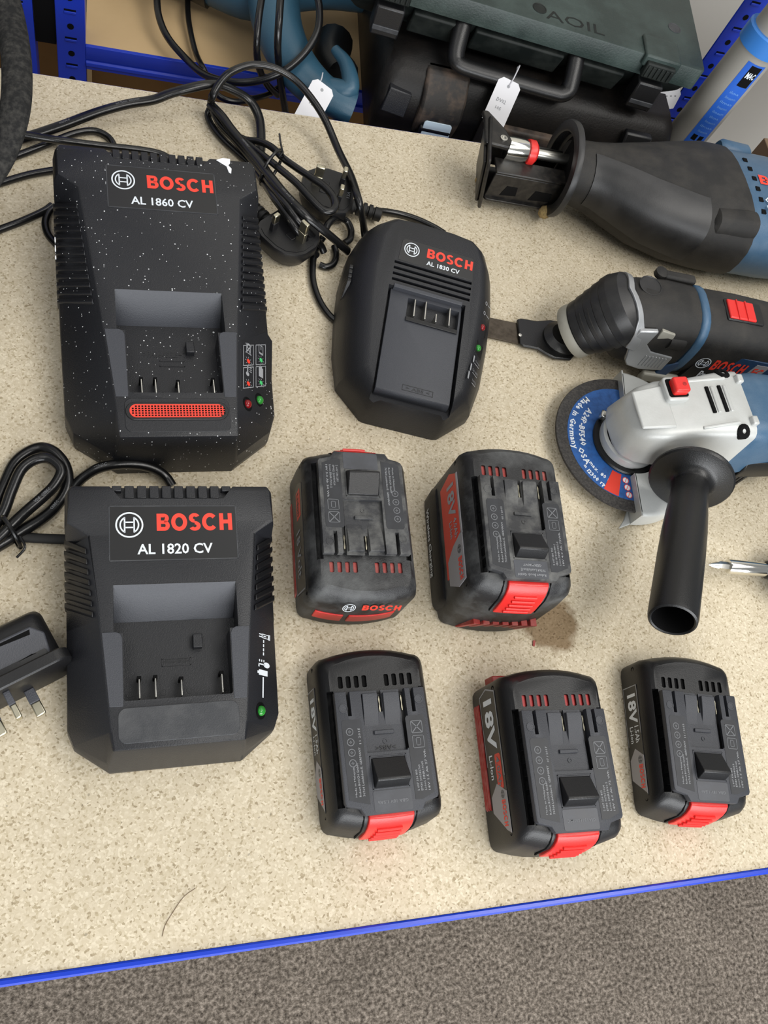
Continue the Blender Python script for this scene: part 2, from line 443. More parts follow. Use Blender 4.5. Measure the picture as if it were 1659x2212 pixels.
def arc_band(cx, cy, r0, r1, a0, a1, n=24):
    out = []
    for k in range(n):
        t0 = math.radians(a0 + (a1 - a0) * k / n); t1 = math.radians(a0 + (a1 - a0) * (k + 1) / n)
        out.append([(cx + r0 * math.cos(t0), cy + r0 * math.sin(t0)), (cx + r1 * math.cos(t0), cy + r1 * math.sin(t0)),
                    (cx + r1 * math.cos(t1), cy + r1 * math.sin(t1)), (cx + r0 * math.cos(t1), cy + r0 * math.sin(t1))])
    return out

def rect(x0, x1, y0, y1): return [(x0, y0), (x1, y0), (x1, y1), (x0, y1)]

def frame_rects(x0, x1, y0, y1, w):
    return [rect(x0, x1, y0, y0 + w), rect(x0, x1, y1 - w, y1), rect(x0, x0 + w, y0, y1), rect(x1 - w, x1, y0, y1)]

def disc_poly(cx, cy, r, n=16): return [(cx + r * math.cos(2 * PI * k / n), cy + r * math.sin(2 * PI * k / n)) for k in range(n)]

def emblem(name, cx, cy, r, material, parent, mx, lift=0.14):
    """armature-in-circle emblem"""
    P = arc_band(cx, cy, r * 0.88, r, 0, 360, 40)
    P += arc_band(cx, cy, r * 0.60, r * 0.71, 118, 242, 14) + arc_band(cx, cy, r * 0.60, r * 0.71, -62, 62, 14)
    for s in (-1, 1):
        P.append(rect(cx + s * r * 0.34 - r * 0.055, cx + s * r * 0.34 + r * 0.055, cy - r * 0.60, cy + r * 0.60))
    P += [rect(cx - r * 0.34, cx + r * 0.34, cy + r * 0.15, cy + r * 0.26), rect(cx - r * 0.34, cx + r * 0.34, cy - r * 0.26, cy - r * 0.15)]
    return flat_part(name, P, material, parent, mx, lift)

def brand_word(name, x0, x1, y0, y1, material, parent, mx, lift=0.4):
    """heavy grotesque capitals B O S C H as flat shapes"""
    P = []
    H = 1.0; w = 0.27
    def el(cx, cy, rx, ry, a0, a1, n=20, wx=w, wy=0.235):
        out = []
        for k in range(n):
            t0 = math.radians(a0 + (a1 - a0) * k / n); t1 = math.radians(a0 + (a1 - a0) * (k + 1) / n)
            q = lambda t, i: (cx + (rx - i * wx) * math.cos(t), cy + (ry - i * wy) * math.sin(t))
            out.append([q(t0, 1), q(t0, 0), q(t1, 0), q(t1, 1)])
        return out
    # B
    P += [rect(0, w, 0, 1), rect(w, 0.5, 0, 0.22), rect(w, 0.47, 0.78, 1), rect(w, 0.5, 0.40, 0.60)]
    P += el(0.5, 0.30, 0.34, 0.30, -90, 90, 12, 0.27, 0.20) + el(0.47, 0.73, 0.32, 0.27, -90, 90, 12, 0.26, 0.17)
    # O
    P += el(1.45, 0.5, 0.52, 0.52, 0, 360, 36)
    # S
    P += el(2.46, 0.735, 0.37, 0.285, 28, 270, 20, 0.27, 0.20) + el(2.46, 0.265, 0.39, 0.285, 90, -152, 20, 0.27, 0.20)
    # C
    P += el(3.47, 0.5, 0.52, 0.52, 42, 318, 30)
    # H
    P += [rect(4.10, 4.10 + w, 0, 1), rect(4.68, 4.68 + w, 0, 1), rect(4.10 + w, 4.68, 0.39, 0.62)]
    W = 4.95
    P = [[(x0 + x / W * (x1 - x0), y0 + y * (y1 - y0)) for x, y in p] for p in P]
    bm = bmesh.new()
    for p in P:
        ar = sum(p[i][0] * p[(i + 1) % len(p)][1] - p[(i + 1) % len(p)][0] * p[i][1] for i in range(len(p)))
        if ar * (1 if (x1 > x0) == (y1 > y0) else -1) < 0: p = p[::-1]
        flat(bm, p, mx, lift)
    for v in bm.verts: v.co *= S
    me = bpy.data.meshes.new(name); bm.to_mesh(me); bm.free()
    return link(name, me, M[material], parent)

def plane_mx(o, u, v):
    u = Vector(u).normalized(); v = Vector(v); v = (v - u * v.dot(u)).normalized(); w = u.cross(v)
    m = Matrix((u, v, w)).transposed().to_4x4(); m.translation = Vector(o)
    return m

def thing(name, label, cat, loc, yaw=0.0, group=None):
    o = bpy.data.objects.new(name, None); COL.objects.link(o)
    o.empty_display_size = 0.02
    o.location = (loc[0] * S, loc[1] * S, (loc[2] if len(loc) > 2 else 0) * S + BZ)
    o.rotation_euler = (0, 0, math.radians(yaw))
    o['label'] = label; o['category'] = cat
    if group: o['group'] = group
    return o

def single(name, bm, material, label, cat, group=None, bevel=0.0, kind=None, angle=38):
    """a thing that is one mesh; its shape is given in bench millimetres"""
    me = to_mesh(bm, name, angle)
    c = me.vertices[0].co.copy()
    for v in me.vertices: v.co -= c
    o = link(name, me, M[material], None)
    o.location = (c.x, c.y, c.z + BZ)
    if bevel > 0:
        b = o.modifiers.new('edge_round', 'BEVEL'); b.width = bevel * S; b.segments = 2
        b.limit_method = 'ANGLE'; b.angle_limit = math.radians(40)
    if label: o['label'] = label; o['category'] = cat
    if group: o['group'] = group
    if kind: o['kind'] = kind
    return o

I4 = Matrix.Identity(4)
def T(x, y, z): return Matrix.Translation((x, y, z))
def R(a, ax): return Matrix.Rotation(math.radians(a), 4, ax)
# ------------------------------------------------------------------ the setting
def structure(name, bm, material, bevel=0):
    me = to_mesh(bm, name); o = link(name, me, M[material], None); o['kind'] = 'structure'
    return o
bm = new(); box(bm, -2500, 2800, -2200, 1450, -60, 0); structure('floor', bm, 'carpet')
bm = new(); box(bm, -2500, 2800, 1300, 1400, 0, 2600); structure('wall_back', bm, 'wall')

# workbench: chipboard top in a blue steel frame
wb = thing('workbench', 'chipboard workbench with a bright blue steel front edge', 'workbench', (0, 0, -860))
def wpart(name, bm, material, bevel=0.0):
    o = part(name, bm, material, wb, bevel=bevel); return o
bm = new(); box(bm, -700, 1300, -27, 678, 842, 860); o = wpart('bench_board', bm, 'bench_board')
# board texture is laid out in bench coordinates
for v in o.data.vertices: v.co.z -= 0.86
o.location = (0, 0, 0.86)
bm = new(); prism_x(bm, [(-27.2, 790), (-27.2, 860.4), (-28.2, 861.2), (-30.2, 861.2), (-31.4, 860.0), (-31.4, 790)], -702, 1302); wpart('front_beam', bm, 'edge_blue')
bm = new(); box(bm, -702, 1302, 678.2, 680.5, 790, 858); wpart('back_beam', bm, 'shelf_blue')
for x in (-702, 1262):
    for y0, y1 in ((-29, 10), (640, 679)):
        bm = new(); box(bm, x, x + 40, y0, y1, 0, 841); wpart('leg', bm, 'shelf_blue', 1.5)

# shelving unit behind the bench
su = thing('shelving_unit', 'blue boltless steel shelving with chipboard shelves behind the workbench', 'shelving', (0, 790, -860))
def upright(parent, x0, x1, zt=1500, slots=True):
    bm = new()
    prof = [(x0, 0), (x1, 0), (x1, 28), (x1 - 2, 28), (x1 - 2, 2), (x0, 2)]
    prism(bm, prof, 0, zt)
    u = part('upright', bm, 'shelf_blue', parent, bevel=0.6)
    xc = (x0 + x1) / 2
    if slots:
        z = 690
        k = 0
        while z < 1150:
            if k % 2 == 0:
                b2 = new(); box(b2, xc - 5.5, xc + 5.5, -1.2, 0.3, z - 1.2, z + 1.2); part('slot_lip', b2, 'shelf_blue', u, bevel=0.4)
                b2 = new(); box(b2, xc - 5.5, xc + 5.5, -0.15, 0.3, z + 1.2, z + 3.2); part('slot', b2, 'hole', u)
            else:
                b2 = new(); prism(b2, disc_poly(0, 0, 3.2, 10), -0.15, 0.3, T(xc, 0, z) @ R(90, 'X')); part('hole', b2, 'hole', u)
            z += 15; k += 1
    return u
upright(su, -53, -26)
upright(su, 626, 654)
bm = new()
prism_x(bm, [(0, 806), (4, 806), (4, 779), (0.5, 779), (0.5, 783), (-2, 784.5), (-2, 788), (0.5, 790), (-0.5, 792), (-0.5, 804)], -26, 626); part('beam', bm, 'shelf_blue', su, bevel=0.5)
bm = new(); box(bm, -26, 626, 4, 470, 788, 805); part('shelf_board', bm, 'shelf_board', su)
bm = new(); box(bm, -53, 650, 8, 470, 470, 488); part('shelf_board', bm, 'shelf_board', su)
bm = new(); box(bm, -26, 626, 0, 4, 440, 488); part('beam', bm, 'shelf_blue', su)
su2 = thing('shelving_unit', 'next blue shelving upright beside the first, half hidden by the black strap', 'shelving', (-100, 790, -860))
upright(su2, 0, 27)
bm = new(); box(bm, -500, 2, 2, 470, 470, 488); part('shelf_board', bm, 'shelf_board', su2)
bm = new(); box(bm, -500, 2, 0, 4, 440, 488); part('beam', bm, 'shelf_blue', su2)
bm = new(); box(bm, 27.5, 46.5, 3, 8, 800, 1500); part('black_gap_sheet', bm, 'hole', su2)  # black sheet put in to make the gap between uprights dark
bm = new(); box(bm, -60, 60, 200, 210, 490, 799.5); part('side_board', bm, 'shaded_board', su2)  # board coloured dark for the shade behind the beam
bm = new(); box(bm, -26, 626, 220, 230, 490, 787); part('lower_panel', bm, 'shaded_board', su)
# ------------------------------------------------------------------ battery chargers
def dome(parent, name, x, y, z, r, material, mx=I4):
    bm = new(); lathe(bm, [(r, 0), (r, r * 0.2), (r * 0.85, r * 0.55), (r * 0.5, r * 0.8), (r * 0.12, r * 0.9)], 14, mx @ T(x, y, z))
    return part(name, bm, material, parent)

def big_charger(name, label, loc, yaw, P):
    root = thing(name, label, 'charger', loc, yaw, 'battery chargers on the bench')
    zt = lambda y: P['z0'] + P['s'] * y
    rings = []
    for (xo, yb, ym, zo, xr, yt, dz) in P['rings']:
        zr = zt(yt) + dz
        rings.append([Vector(q) for q in ((-xo + 1, yb, 0), (-xo, yb, 7), (-xo, ym, zo), (-xr - 0.8, yt, zr - 0.8), (-xr + 0.8, yt, zr), (xr - 0.8, yt, zr), (xr + 0.8, yt, zr - 0.8), (xo, ym, zo), (xo, yb, 7), (xo - 1, yb, 0))])
    body = new(); loft(body, rings)
    yf, yr, ys, yp = P['pocket']       # pocket front, rail end, slope foot, slope top
    zf = P['zf']
    cut1 = new(); prism_x(cut1, [(yr, zf), (ys, zf), (yp, zt(yp)), (yp + 0.1, 120), (yr, 120)], -38, 38)
    cut2 = new(); prism(cut2, rrect(-32.5, 32.5, yf, yr + 6, 1.5), zf + 0.05, 120)
    L = P['L']; nb = P['teeth']
    cut3 = new(); prism(cut3, [(-46, L + 8), (-33, L - 10), (33, L - 10), (46, L + 8)], zt(L) - 5, 140)
    bm = bool_cut(body, [cut1, cut2, cut3], bevel=1.6)
    housing = part('housing', bm, P['mat'], root, angle=32)
    # teeth of the rear vent
    for k in range(nb):
        x = (k - (nb - 1) / 2) * P['pitch']
        yb = L - 9.5 + max(0, (abs(x) - 31)) * 1.25
        if yb > L - 2: continue
        bm = new(); box(bm, x - P['pitch'] * 0.38, x + P['pitch'] * 0.38, yb, L - 0.6, zt(L) - 6, zt(L) - 1.2)
        part('vent_tooth', bm, P['mat'], root, bevel=0.5)
    # slanted cooling ribs on both flanks
    y0, y1, n = P['ribs']
    def flank(y):
        rr = P['rings']
        for a, b in zip(rr[1:], rr[2:]):
            ya, yb = a[5], b[5]
            if ya <= y <= yb:
                t = (y - ya) / (yb - ya)
                f = lambda i: a[i] + (b[i] - a[i]) * t
                return f(0), f(3), f(4), zt(y)
        a = rr[-2]; return a[0], a[3], a[4], zt(y)
    for sgn in (-1, 1):
        for k in range(n):
            y = y0 + (y1 - y0) * k / (n - 1)
            w = (y1 - y0) / (n - 1) * 0.60
            xo, zo, _, _ = flank(y); _, _, xr, zr = flank(max(y - P['slant'], P['rings'][1][5]))
            bm = new()
            ln = math.hypot(xo - xr, zr - zo); nx, nz = (zr - zo) / ln * 2.0, (xo - xr) / ln * 2.0
            A = Vector((sgn * (xo + 1.0), y, zo - 8)); B = Vector((sgn * (xo + nx * 0.8), y, zo + nz * 0.7)); C = Vector((sgn * (xr + (xo - xr) * 0.10 + nx), y - P['slant'], zr + (zo - zr) * 0.10 + nz))
            D = Vector((sgn * (xr + (xo - xr) * 0.10), y - P['slant'], zr - 12))
            dy = Vector((0, w, 0))
            quadbox(bm, [A, A + dy, D + dy, D, B, B + dy, C + dy, C] if sgn > 0 else [D, D + dy, A + dy, A, C, C + dy, B + dy, B])
            part('vent_rib', bm, P['ribmat'], root, bevel=0.9)
    # brand plate
    bx0, bx1, by0, by1 = P['label']
    mx = T(0, by0, zt(by0)) @ R(math.degrees(math.atan(P['s'])), 'X')
    h = by1 - by0
    bm = new(); prism(bm, rrect(bx0, bx1, 0, h, 0.6), -0.6, 0.25, mx); part('brand_plate', bm, 'plate_black', root)
    fr = new()
    for r in frame_rects(bx0 - 0.7, bx1 + 0.7, -0.7, h + 0.7, 0.7): prism(fr, r, -0.4, 0.35, mx)
    part('plate_rim', fr, 'case_grey', root)
    brand_word('brand_lettering', *P['brand'], 'print_red', root, mx, lift=0.4)
    text_fit('model_lettering', P['model'], *P['modelbox'], 'print_white', root, mx, bold=0.018, lift=0.4)
    emblem('brand_emblem', *P['emblem'], 'print_white', root, mx, 0.4)
    # pocket: sloped wall and rails with front light in their colour, floor details
    bm = new(); prism_x(bm, [(ys, zf + 0.2), (yp, zt(yp) + 0.3), (yp, zt(yp) - 2.5), (ys, zf - 3)], -37.6, 37.6); part('pocket_ramp', bm, 'sled', root)
    for sgn in (-1, 1):
        x0, x1 = (32.8, 43.5)
        a = sorted((sgn * x0, sgn * x1))
        mr = T(0, yf - 3, zt(yf - 3)) @ R(math.degrees(math.atan(P['s'])), 'X')
        ra = flank(max(yf - 3, P['rings'][1][5]))[2] - 0.6; rb = flank(yr + 1)[2] - 0.6; hl = yr - yf + 4
        q = [(32.9, 0), (ra, 0), (rb, hl), (36.5, hl), (34.0, hl - 1.2), (32.9, hl - 4)]
        if sgn < 0: q = [(-x, y) for x, y in reversed(q)]
        bm = new(); prism(bm, q, -1.5, 0.35, mr); part('guide_rail', bm, 'sled', root, bevel=0.3)
    bm = new(); box(bm, 10.5, 16.5, yr - 8, yr + 1, zf - 1, zf + 5); part('key_block', bm, 'case', root, bevel=0.5)
    mf = T(0, 0, zf)
    bm = new()
    for q in frame_rects(-9, 9, yr - 18, yr - 13, 0.5): prism(bm, q, -0.2, 0.35, mf)
    part('material_mark_rim', bm, 'case', root)
    text_fit('material_mark', P['mark'][0], *P['mark'][1], 'emboss', root, mf, lift=0.3)
    for x in (-23.2, -13.6, 2.0, 27.0):
        bm = new(); l = 12 if x == 2.0 else 14
        box(bm, x - 0.5, x + 0.5, yf + 2.0, yf + l, zf - 1, zf + 9); part('contact_blade', bm, 'metal', root, bevel=0.3)
        bm = new(); box(bm, x - 1.3, x + 1.3, yf + l, yf + l + 2.2, zf - 1, zf + 8); part('contact_guard', bm, 'hole', root, bevel=0.3)
    # small polarity rings
    bm = new()
    for x in (-29, -8.5, 7.5, 31):
        for p in arc_band(x, yf + 7, 1.5, 2.1, 0, 360, 12): prism(bm, p, -0.1, 0.3, mf)
    part('polarity_mark', bm, 'case', root)
    # front plate
    mp = T(0, 0, 0)
    fy0, fy1 = P['front']
    mr = T(0, fy0, zt(fy0)) @ R(math.degrees(math.atan(P['s'])), 'X')
    bm = new(); prism(bm, rrect(-36, 35.5, 0, fy1 - fy0, 5), -1, 0.45, mr); part('front_plate', bm, P['frontmat'], root, bevel=0.3)
    return root, zt, flank, mr

C1820 = dict(slant=13, z0=44, s=0.09, L=173, mat=M['case'], ribmat=M['case_dark'], frontmat='case_grey', zf=33,
    rings=[(41.5, 0, 3, 20, 38.4, 6.5, 0), (61.5, 15, 16, 19, 39.8, 17, 0), (65.3, 25, 26, 20, 41, 27, 0), (65.8, 85, 85, 27, 46.3, 85, 0),
           (66.3, 139, 139, 36, 52, 139, 0), (66.8, 147, 147, 50, 64.3, 147, 0), (66.8, 168, 168, 51, 64.3, 168, 0), (65.5, 173, 173, 46, 62.5, 172.5, -1.5)],
    pocket=(35, 76, 88, 106), teeth=12, pitch=7.8, ribs=(100, 140, 7), label=(-39.5, 40, 122, 157.5),
    brand=(-10.7, 37.6, 19.0, 30.6), model='AL 1820 CV', modelbox=(-23, 24.2, 3.4, 10.4), emblem=(-27.6, 23.2, 8.6), front=(10.2, 31.0),
    mark=('>PA66-GF25<', (-8, 8, 60, 62)))
C1860 = dict(slant=16, z0=50, s=0.10, L=239, mat=M['case_flecked'], ribmat=M['case_flecked'], frontmat='case', zf=40,
    rings=[(42, 0, 1, 22, 39.2, 2.8, 0), (70, 21, 22, 22, 41, 24, 0), (75, 35, 36, 22, 42.2, 37, 0), (76, 95, 95, 32, 47.8, 95, 0),
           (76.5, 201, 201, 48, 59, 201, 0), (76.5, 211, 211, 62, 73.5, 211, 0), (76.5, 233, 233, 62, 73.5, 233, 0), (75, 239, 239, 58, 71.5, 238.5, -1.5)],
    pocket=(36, 84, 101, 116.5), teeth=14, pitch=6.9, ribs=(122, 200, 13), label=(-38.6, 40.6, 186, 222),
    brand=(-10, 39.3, 18.4, 30.0), model='AL 1860 CV', modelbox=(-22.5, 23, 3.2, 10.2), emblem=(-27.2, 24.0, 8.5), front=(6.2, 31.5),
    mark=('>PA66-GF25+TPE<', (-20, 18, 74, 79)))

r1820, zt20, fl20, mr20 = big_charger('battery_charger', 'dusty black charger with a single green lamp and a plain grey front plate', (43.2, 79.4), 1.04, C1820)
r1860, zt60, fl60, mr60 = big_charger('battery_charger', 'long black charger flecked with white paint, with a red air grille', (47.1, 290.6), 3.2, C1860)

def wing_mx(flank, zt, y, ytop):
    """plane of the right flank: u from ridge outward, v towards the rear"""
    xo, zo, xr, _ = flank(y); xo2, zo2, xr2, _ = flank(ytop)
    A = Vector((xr, y, zt(y))); B = Vector((xo, y, zo)); C = Vector((xr2, ytop, zt(ytop))); D = Vector((xo2, ytop, zo2))
    u = (B - A); v = ((C - A) + (D - B)) * 0.5
    return plane_mx(A, u, v), u.length
# lamps
def lamp(root, mx, x, y, lens):
    bm = new(); lathe(bm, [(5.4, 0.0), (5.4, 0.3), (3.7, 0.35), (3.7, 0.05)], 20, mx @ T(x, y, 0)); hole = part('lamp_socket', bm, 'hole', root)
    dome(root, 'lamp_lens', x, y, 0.1, 3.3, lens, mx)
wm, wl = wing_mx(fl20, zt20, 30, 80)
lamp(r1820, wm, 14.5, -5, 'led_green')
wm = wm @ T(16.5, -3, 0) @ Matrix.Diagonal((1.6, 0.8, 1, 1)) @ T(-17.5, 0, 0)
def icons20():
    P = []
    x = 17.5
    P += frame_rects(x - 1.5, x + 4.5, 56, 59.6, 0.6) + [rect(x + 3.2, x + 4.8, 55.6, 60), rect(x - 3.4, x - 0.6, 56.4, 57.2), rect(x - 3.4, x - 0.6, 58.4, 59.2), rect(x - 0.2, x + 2.0, 57.4, 58.2)]
    for k in range(4): P.append(rect(x - 0.4, x + 0.4, 42 + k * 3.4, 42 + k * 3.4 + 2.4))
    P += [disc_poly(x + 2.4, 34.5, 2.3, 14), rect(x - 3.6, x + 1.2, 34.0, 35.0), rect(x - 3.6, x - 2.8, 32.2, 35.0)] + [rect(x - 3.2 + k * 1.6, x - 2.5 + k * 1.6, 36.4, 38.2) for k in range(3)]
    P += [rect(x - 3.2, x + 3.2, 25.6, 30.0), rect(x - 4.2, x - 3.2, 26.8, 28.8), rect(x - 0.45, x + 0.45, 8, 24.4)]
    return P
flat_part('indicator_icons', icons20(), 'print_white', r1820, wm, 0.35)
wm6, wl6 = wing_mx(fl60, zt60, 34, 100)
lamp(r1860, wm6, 12.0, -2, 'led_red'); lamp(r1860, wm6, 26.5, 7.0, 'led_green')
wm6 = wm6 @ T(0, 6, 0) @ Matrix.Diagonal((1.28, 1.15, 1, 1)) @ T(0, -11, 0)
bm = new(); prism(bm, [(3, 11), (33, 28), (34, 62), (28, 66), (3, 46)], -0.5, 0.2, wm6); part('indicator_panel', bm, 'case', r1860, bevel=0.15)
P = []
def skew_frame(x0, x1, y0, y1, k=0.55, w=0.45):
    a = [(x0, y0 + k * x0), (x1, y0 + k * x1), (x1, y1 + k * x1), (x0, y1 + k * x0)]
    out = []
    for i in range(4):
        (ax, ay), (bx, by) = a[i], a[(i + 1) % 4]
        L = math.hypot(bx - ax, by - ay); nx, ny = -(by - ay) / L * w, (bx - ax) / L * w
        out.append([(ax, ay), (bx, by), (bx + nx, by + ny), (ax + nx, ay + ny)])
    return out
for x0, x1, y0, y1 in ((5, 15, 10, 25), (5, 15, 26, 41), (17, 27, 10, 25), (17, 27, 26, 41)): P += skew_frame(x0, x1, y0, y1)
P += frame_rects(8.0, 12.0, 40, 46.5, 0.5) + [rect(8.9, 11.1, 46.5, 47.5), [(7.2, 40), (7.8, 39.6), (12.8, 46.6), (12.2, 47)], [(12.2, 39.6), (12.8, 40), (7.8, 47), (7.2, 46.6)]]
P += frame_rects(20, 24.4, 45.5, 52.5, 0.5) + [rect(20, 24.4, 45.5, 47), rect(21.9, 22.5, 49, 53)]
P += [rect(20, 24.2, 29, 36), rect(21, 23.2, 36, 37.2)]
P += [disc_poly(9.2, 25.2, 1.5, 12), rect(8.8, 9.8, 26, 31.5)] + [rect(11, 13, 27.5 + k * 1.4, 28.1 + k * 1.4) for k in range(3)]
def rays(cx, cy): return [[(cx + 2.0 * math.cos(a) - 0.15 * math.sin(a), cy + 2.0 * math.sin(a) + 0.15 * math.cos(a)), (cx + 3.2 * math.cos(a) - 0.15 * math.sin(a), cy + 3.2 * math.sin(a) + 0.15 * math.cos(a)),
                           (cx + 3.2 * math.cos(a) + 0.15 * math.sin(a), cy + 3.2 * math.sin(a) - 0.15 * math.cos(a)), (cx + 2.0 * math.cos(a) + 0.15 * math.sin(a), cy + 2.0 * math.sin(a) - 0.15 * math.cos(a))] for a in [k * PI / 4 for k in range(8)]]
for c in ((10, 34.6), (10, 18.6), (22.2, 41.6), (22.2, 25.0)): P += rays(*c)
flat_part('indicator_icons', P, 'print_grey', r1860, wm6, 0.35)
flat_part('indicator_dots', [disc_poly(10, 34.6, 1.5), disc_poly(10, 18.6, 1.5)], 'print_red', r1860, wm6, 0.4)
M['print_green'] = mat('green_print', srgb(70, 190, 110), 0.5)
flat_part('indicator_dots', [disc_poly(22.2, 41.6, 1.5), disc_poly(22.2, 25.0, 1.5)], 'print_green', r1860, wm6, 0.4)
# red air grille of the long charger
bm = new(); prism(bm, rrect(-35.5, 34.5, 8.8, 22.2, 6.6, 8), 0, 1.2, mr60); part('grille_surround', bm, 'case_dark', r1860, bevel=0.4)
bm = new(); prism(bm, rrect(-32.8, 31.8, 10.6, 20.4, 4.8, 8), 0.2, 1.6, mr60); gr = part('air_grille', bm, 'print_red', r1860)
bm = new()
for j in range(5):
    for i in range(30):
        x = -31.2 + i * 2.14; y = 11.4 + j * 1.72
        if (i in (0, 29)) and j in (0, 4): continue
        prism(bm, rect(x, x + 1.25, y, y + 1.05), 1.0, 1.68, mr60)
o = part('grille_holes', bm, 'hole', gr); o['kind'] = 'stuff'
# paint blot on the rear edge of the long charger
mtop = T(0, 186, zt60(186)) @ R(math.degrees(math.atan(0.1)), 'X')
bm = new(); prism(bm, [(44, 50), (49, 52.4), (55, 52.2), (54.6, 48), (53, 46), (55.4, 43), (54.6, 38.5), (52.8, 39.5), (51.5, 45), (47, 48)], -0.2, 0.5, mtop); M['white_gloss'] = mat('white_gloss_paint', srgb(235, 237, 240), 0.3); part('paint_blot', bm, 'white_gloss', r1860, bevel=0.2)
for (y, s_) in ((150, 3), (158, 5), (166, 4)):
    bm = new(); prism(bm, disc_poly(0, 0, s_ * 0.5, 9), 0, 0.6, T(-76.4, y, 52) @ R(-90, 'Y')); part('paint_drip', bm, 'white_gloss', r1860)
bm = new(); lathe(bm, [(4.5, 0), (4.5, 6), (3.4, 8), (3.2, 16)], 14, T(28, 172, 14) @ R(-90, 'X')); part('cable_sleeve', bm, 'cable_matte', r1820)
bm = new(); lathe(bm, [(4.5, 0), (4.5, 6), (3.4, 8), (3.2, 14)], 14, T(-30, 238, 14) @ R(-90, 'X')); part('cable_sleeve', bm, 'cable_matte', r1860)

# ---- rounded charger AL 1830
def round_charger():
    root = thing('battery_charger', 'small rounded black charger standing askew beside the coiled cable', 'charger', (226.0, 334.0), -13.0, 'battery chargers on the bench')
    zt = lambda y: 36 + 0.13 * max(-10, min(y, 175))
    def outline(ins):
        # base outline (half), mirrored; ins pulls it in
        pts = [(30, -1 + ins * 0.10), (34, 0 + ins * 0.15), (57, 22 + ins * 0.3), (64, 52), (67.5, 90), (68.5, 120), (66, 150), (59, 170 - ins * 0.3), (46, 180 - ins * 0.5), (20, 184 - ins * 0.6)]
        k = [0.25, 0.3, 0.8, 1, 1, 1, 1, 0.9, 0.6, 0.2]
        r = [(x - ins * kk, y) for (x, y), kk in zip(pts, k)]
        return r + [(-x, y) for x, y in reversed(r)]
    rings = []
    for t, ins, in ((0, 1.5), (0.06, 0), (0.34, 0.5), (0.60, 5), (0.82, 11.5), (0.93, 17), (0.985, 21), (1.0, 24)):
        rings.append([Vector((x, y, t * zt(y))) for x, y in outline(ins)])
    body = new(); loft(body, rings)
    cut = new(); prism_x(cut, [(1, 29.5), (12, 27), (104, 41), (107, 80), (1, 80)], -33, 34)
    slots = []
    for y in (109.5, 115.0, 120.5, 126.0):
        c = new(); box(c, -31.5, 37, y, y + 2.6, zt(y) - 5, 90); slots.append(c)
    bm = bool_cut(body, [cut] + slots)
    part('housing', bm, 'case', root, angle=30)
    # sled that the battery slides on
    bm = new()
    sl = new(); prism_x(sl, [(11, 31), (13, 34.5), (92, 46.0), (104, 46.5), (104, 38), (11, 26)], -30.5, 32)
    pk = new(); box(pk, -15, 30, 80, 99, 38, 90)
    bm = bool_cut(sl, [pk], bevel=0.8)
    part('battery_sled', bm, 'sled', root, angle=30)
    bm = new(); prism_x(bm, [(103, 40), (103, 50.5), (106.5, 51), (106.5, 40)], -29, 31); part('sled_back', bm, 'sled', root, bevel=0.5)
    for x, l in ((-9, 18), (0.5, 19), (10, 9), (21.5, 19)):
        bm = new(); box(bm, x - 0.6, x + 0.6, 81, 81 + l - 1, 38, 48); part('contact_blade', bm, 'metal', root, bevel=0.3)
    bm = new(); box(bm, -15, 30, 76.5, 80.5, 44.6, 45.7); part('contact_lip', bm, 'case_dark', root, bevel=0.3)
    ms = T(0, 13, 34.5) @ R(math.degrees(math.atan2(11.5, 79)), 'X')
    bm = new()
    for q in frame_rects(-9, 17, 3, 8, 0.4): prism(bm, q, -0.2, 0.25, ms)
    part('material_mark_rim', bm, 'emboss', root)
    text_fit('material_mark', '> ABS <', -6, 14, 4.2, 6.8, 'emboss', root, ms, lift=0.2)
    # brand plate
    by = 130
    mx = T(0, by, zt(by)) @ R(math.degrees(math.atan(0.13)), 'X')
    bm = new(); prism(bm, [(-29, 0), (37.5, 0), (36.8, 20), (35, 22), (-25, 22), (-27.5, 20)], -0.6, 0.25, mx); part('brand_plate', bm, 'plate_black', root, bevel=0.2)
    brand_word('brand_lettering', -5, 36, 9.5, 18.5, 'print_red', root, mx, lift=0.4)
    text_fit('model_lettering', 'AL 1830 CV', -4.5, 25, 2.2, 6.4, 'print_white', root, mx, bold=0.02, lift=0.4)
    emblem('brand_emblem', -18.5, 12.8, 6.7, 'print_white', root, mx, 0.4)
    # right flank: lamps and icons
    def P3(y, f): return Vector((0, 0, 0))
    def flank_pt(y, t, ins): 
        r = outline(ins); best = None
        for (xa, ya), (xb, yb) in zip(r[:9], r[1:10]):
            if min(ya, yb) <= y <= max(ya, yb) and yb != ya:
                best = xa + (xb - xa) * (y - ya) / (yb - ya); break
        return Vector((best if best else 60, y, t * zt(y)))
    A = flank_pt(60, 0.93, 17); B = flank_pt(60, 0.82, 11.5); C = flank_pt(110, 0.93, 17); D = flank_pt(110, 0.82, 11.5)
    fm = plane_mx((A + B + C + D) * 0.25, (B - A) + (D - C), (C - A) + (D - B))
    for y, lens in ((8, 'led_red'), (-13, 'led_green')):
        bm = new(); prism(bm, rect(-5, 7.5, y - 6.5, y + 6.5), -4, 0.3, fm); part('lamp_bed', bm, 'case_dark', root, bevel=0.3)
        dome(root, 'lamp_lens', -0.8, y, 0.2, 2.9, lens, fm)
    rows = [('Charge', -1, 7, -27, -24.5), ('GO 80%', -3, 7, -36.5, -34), ('100%', 0, 7, -45, -42.5)]
    lines_text('indicator_lettering', rows, 'print_dim', root, fm, lift=0.5)
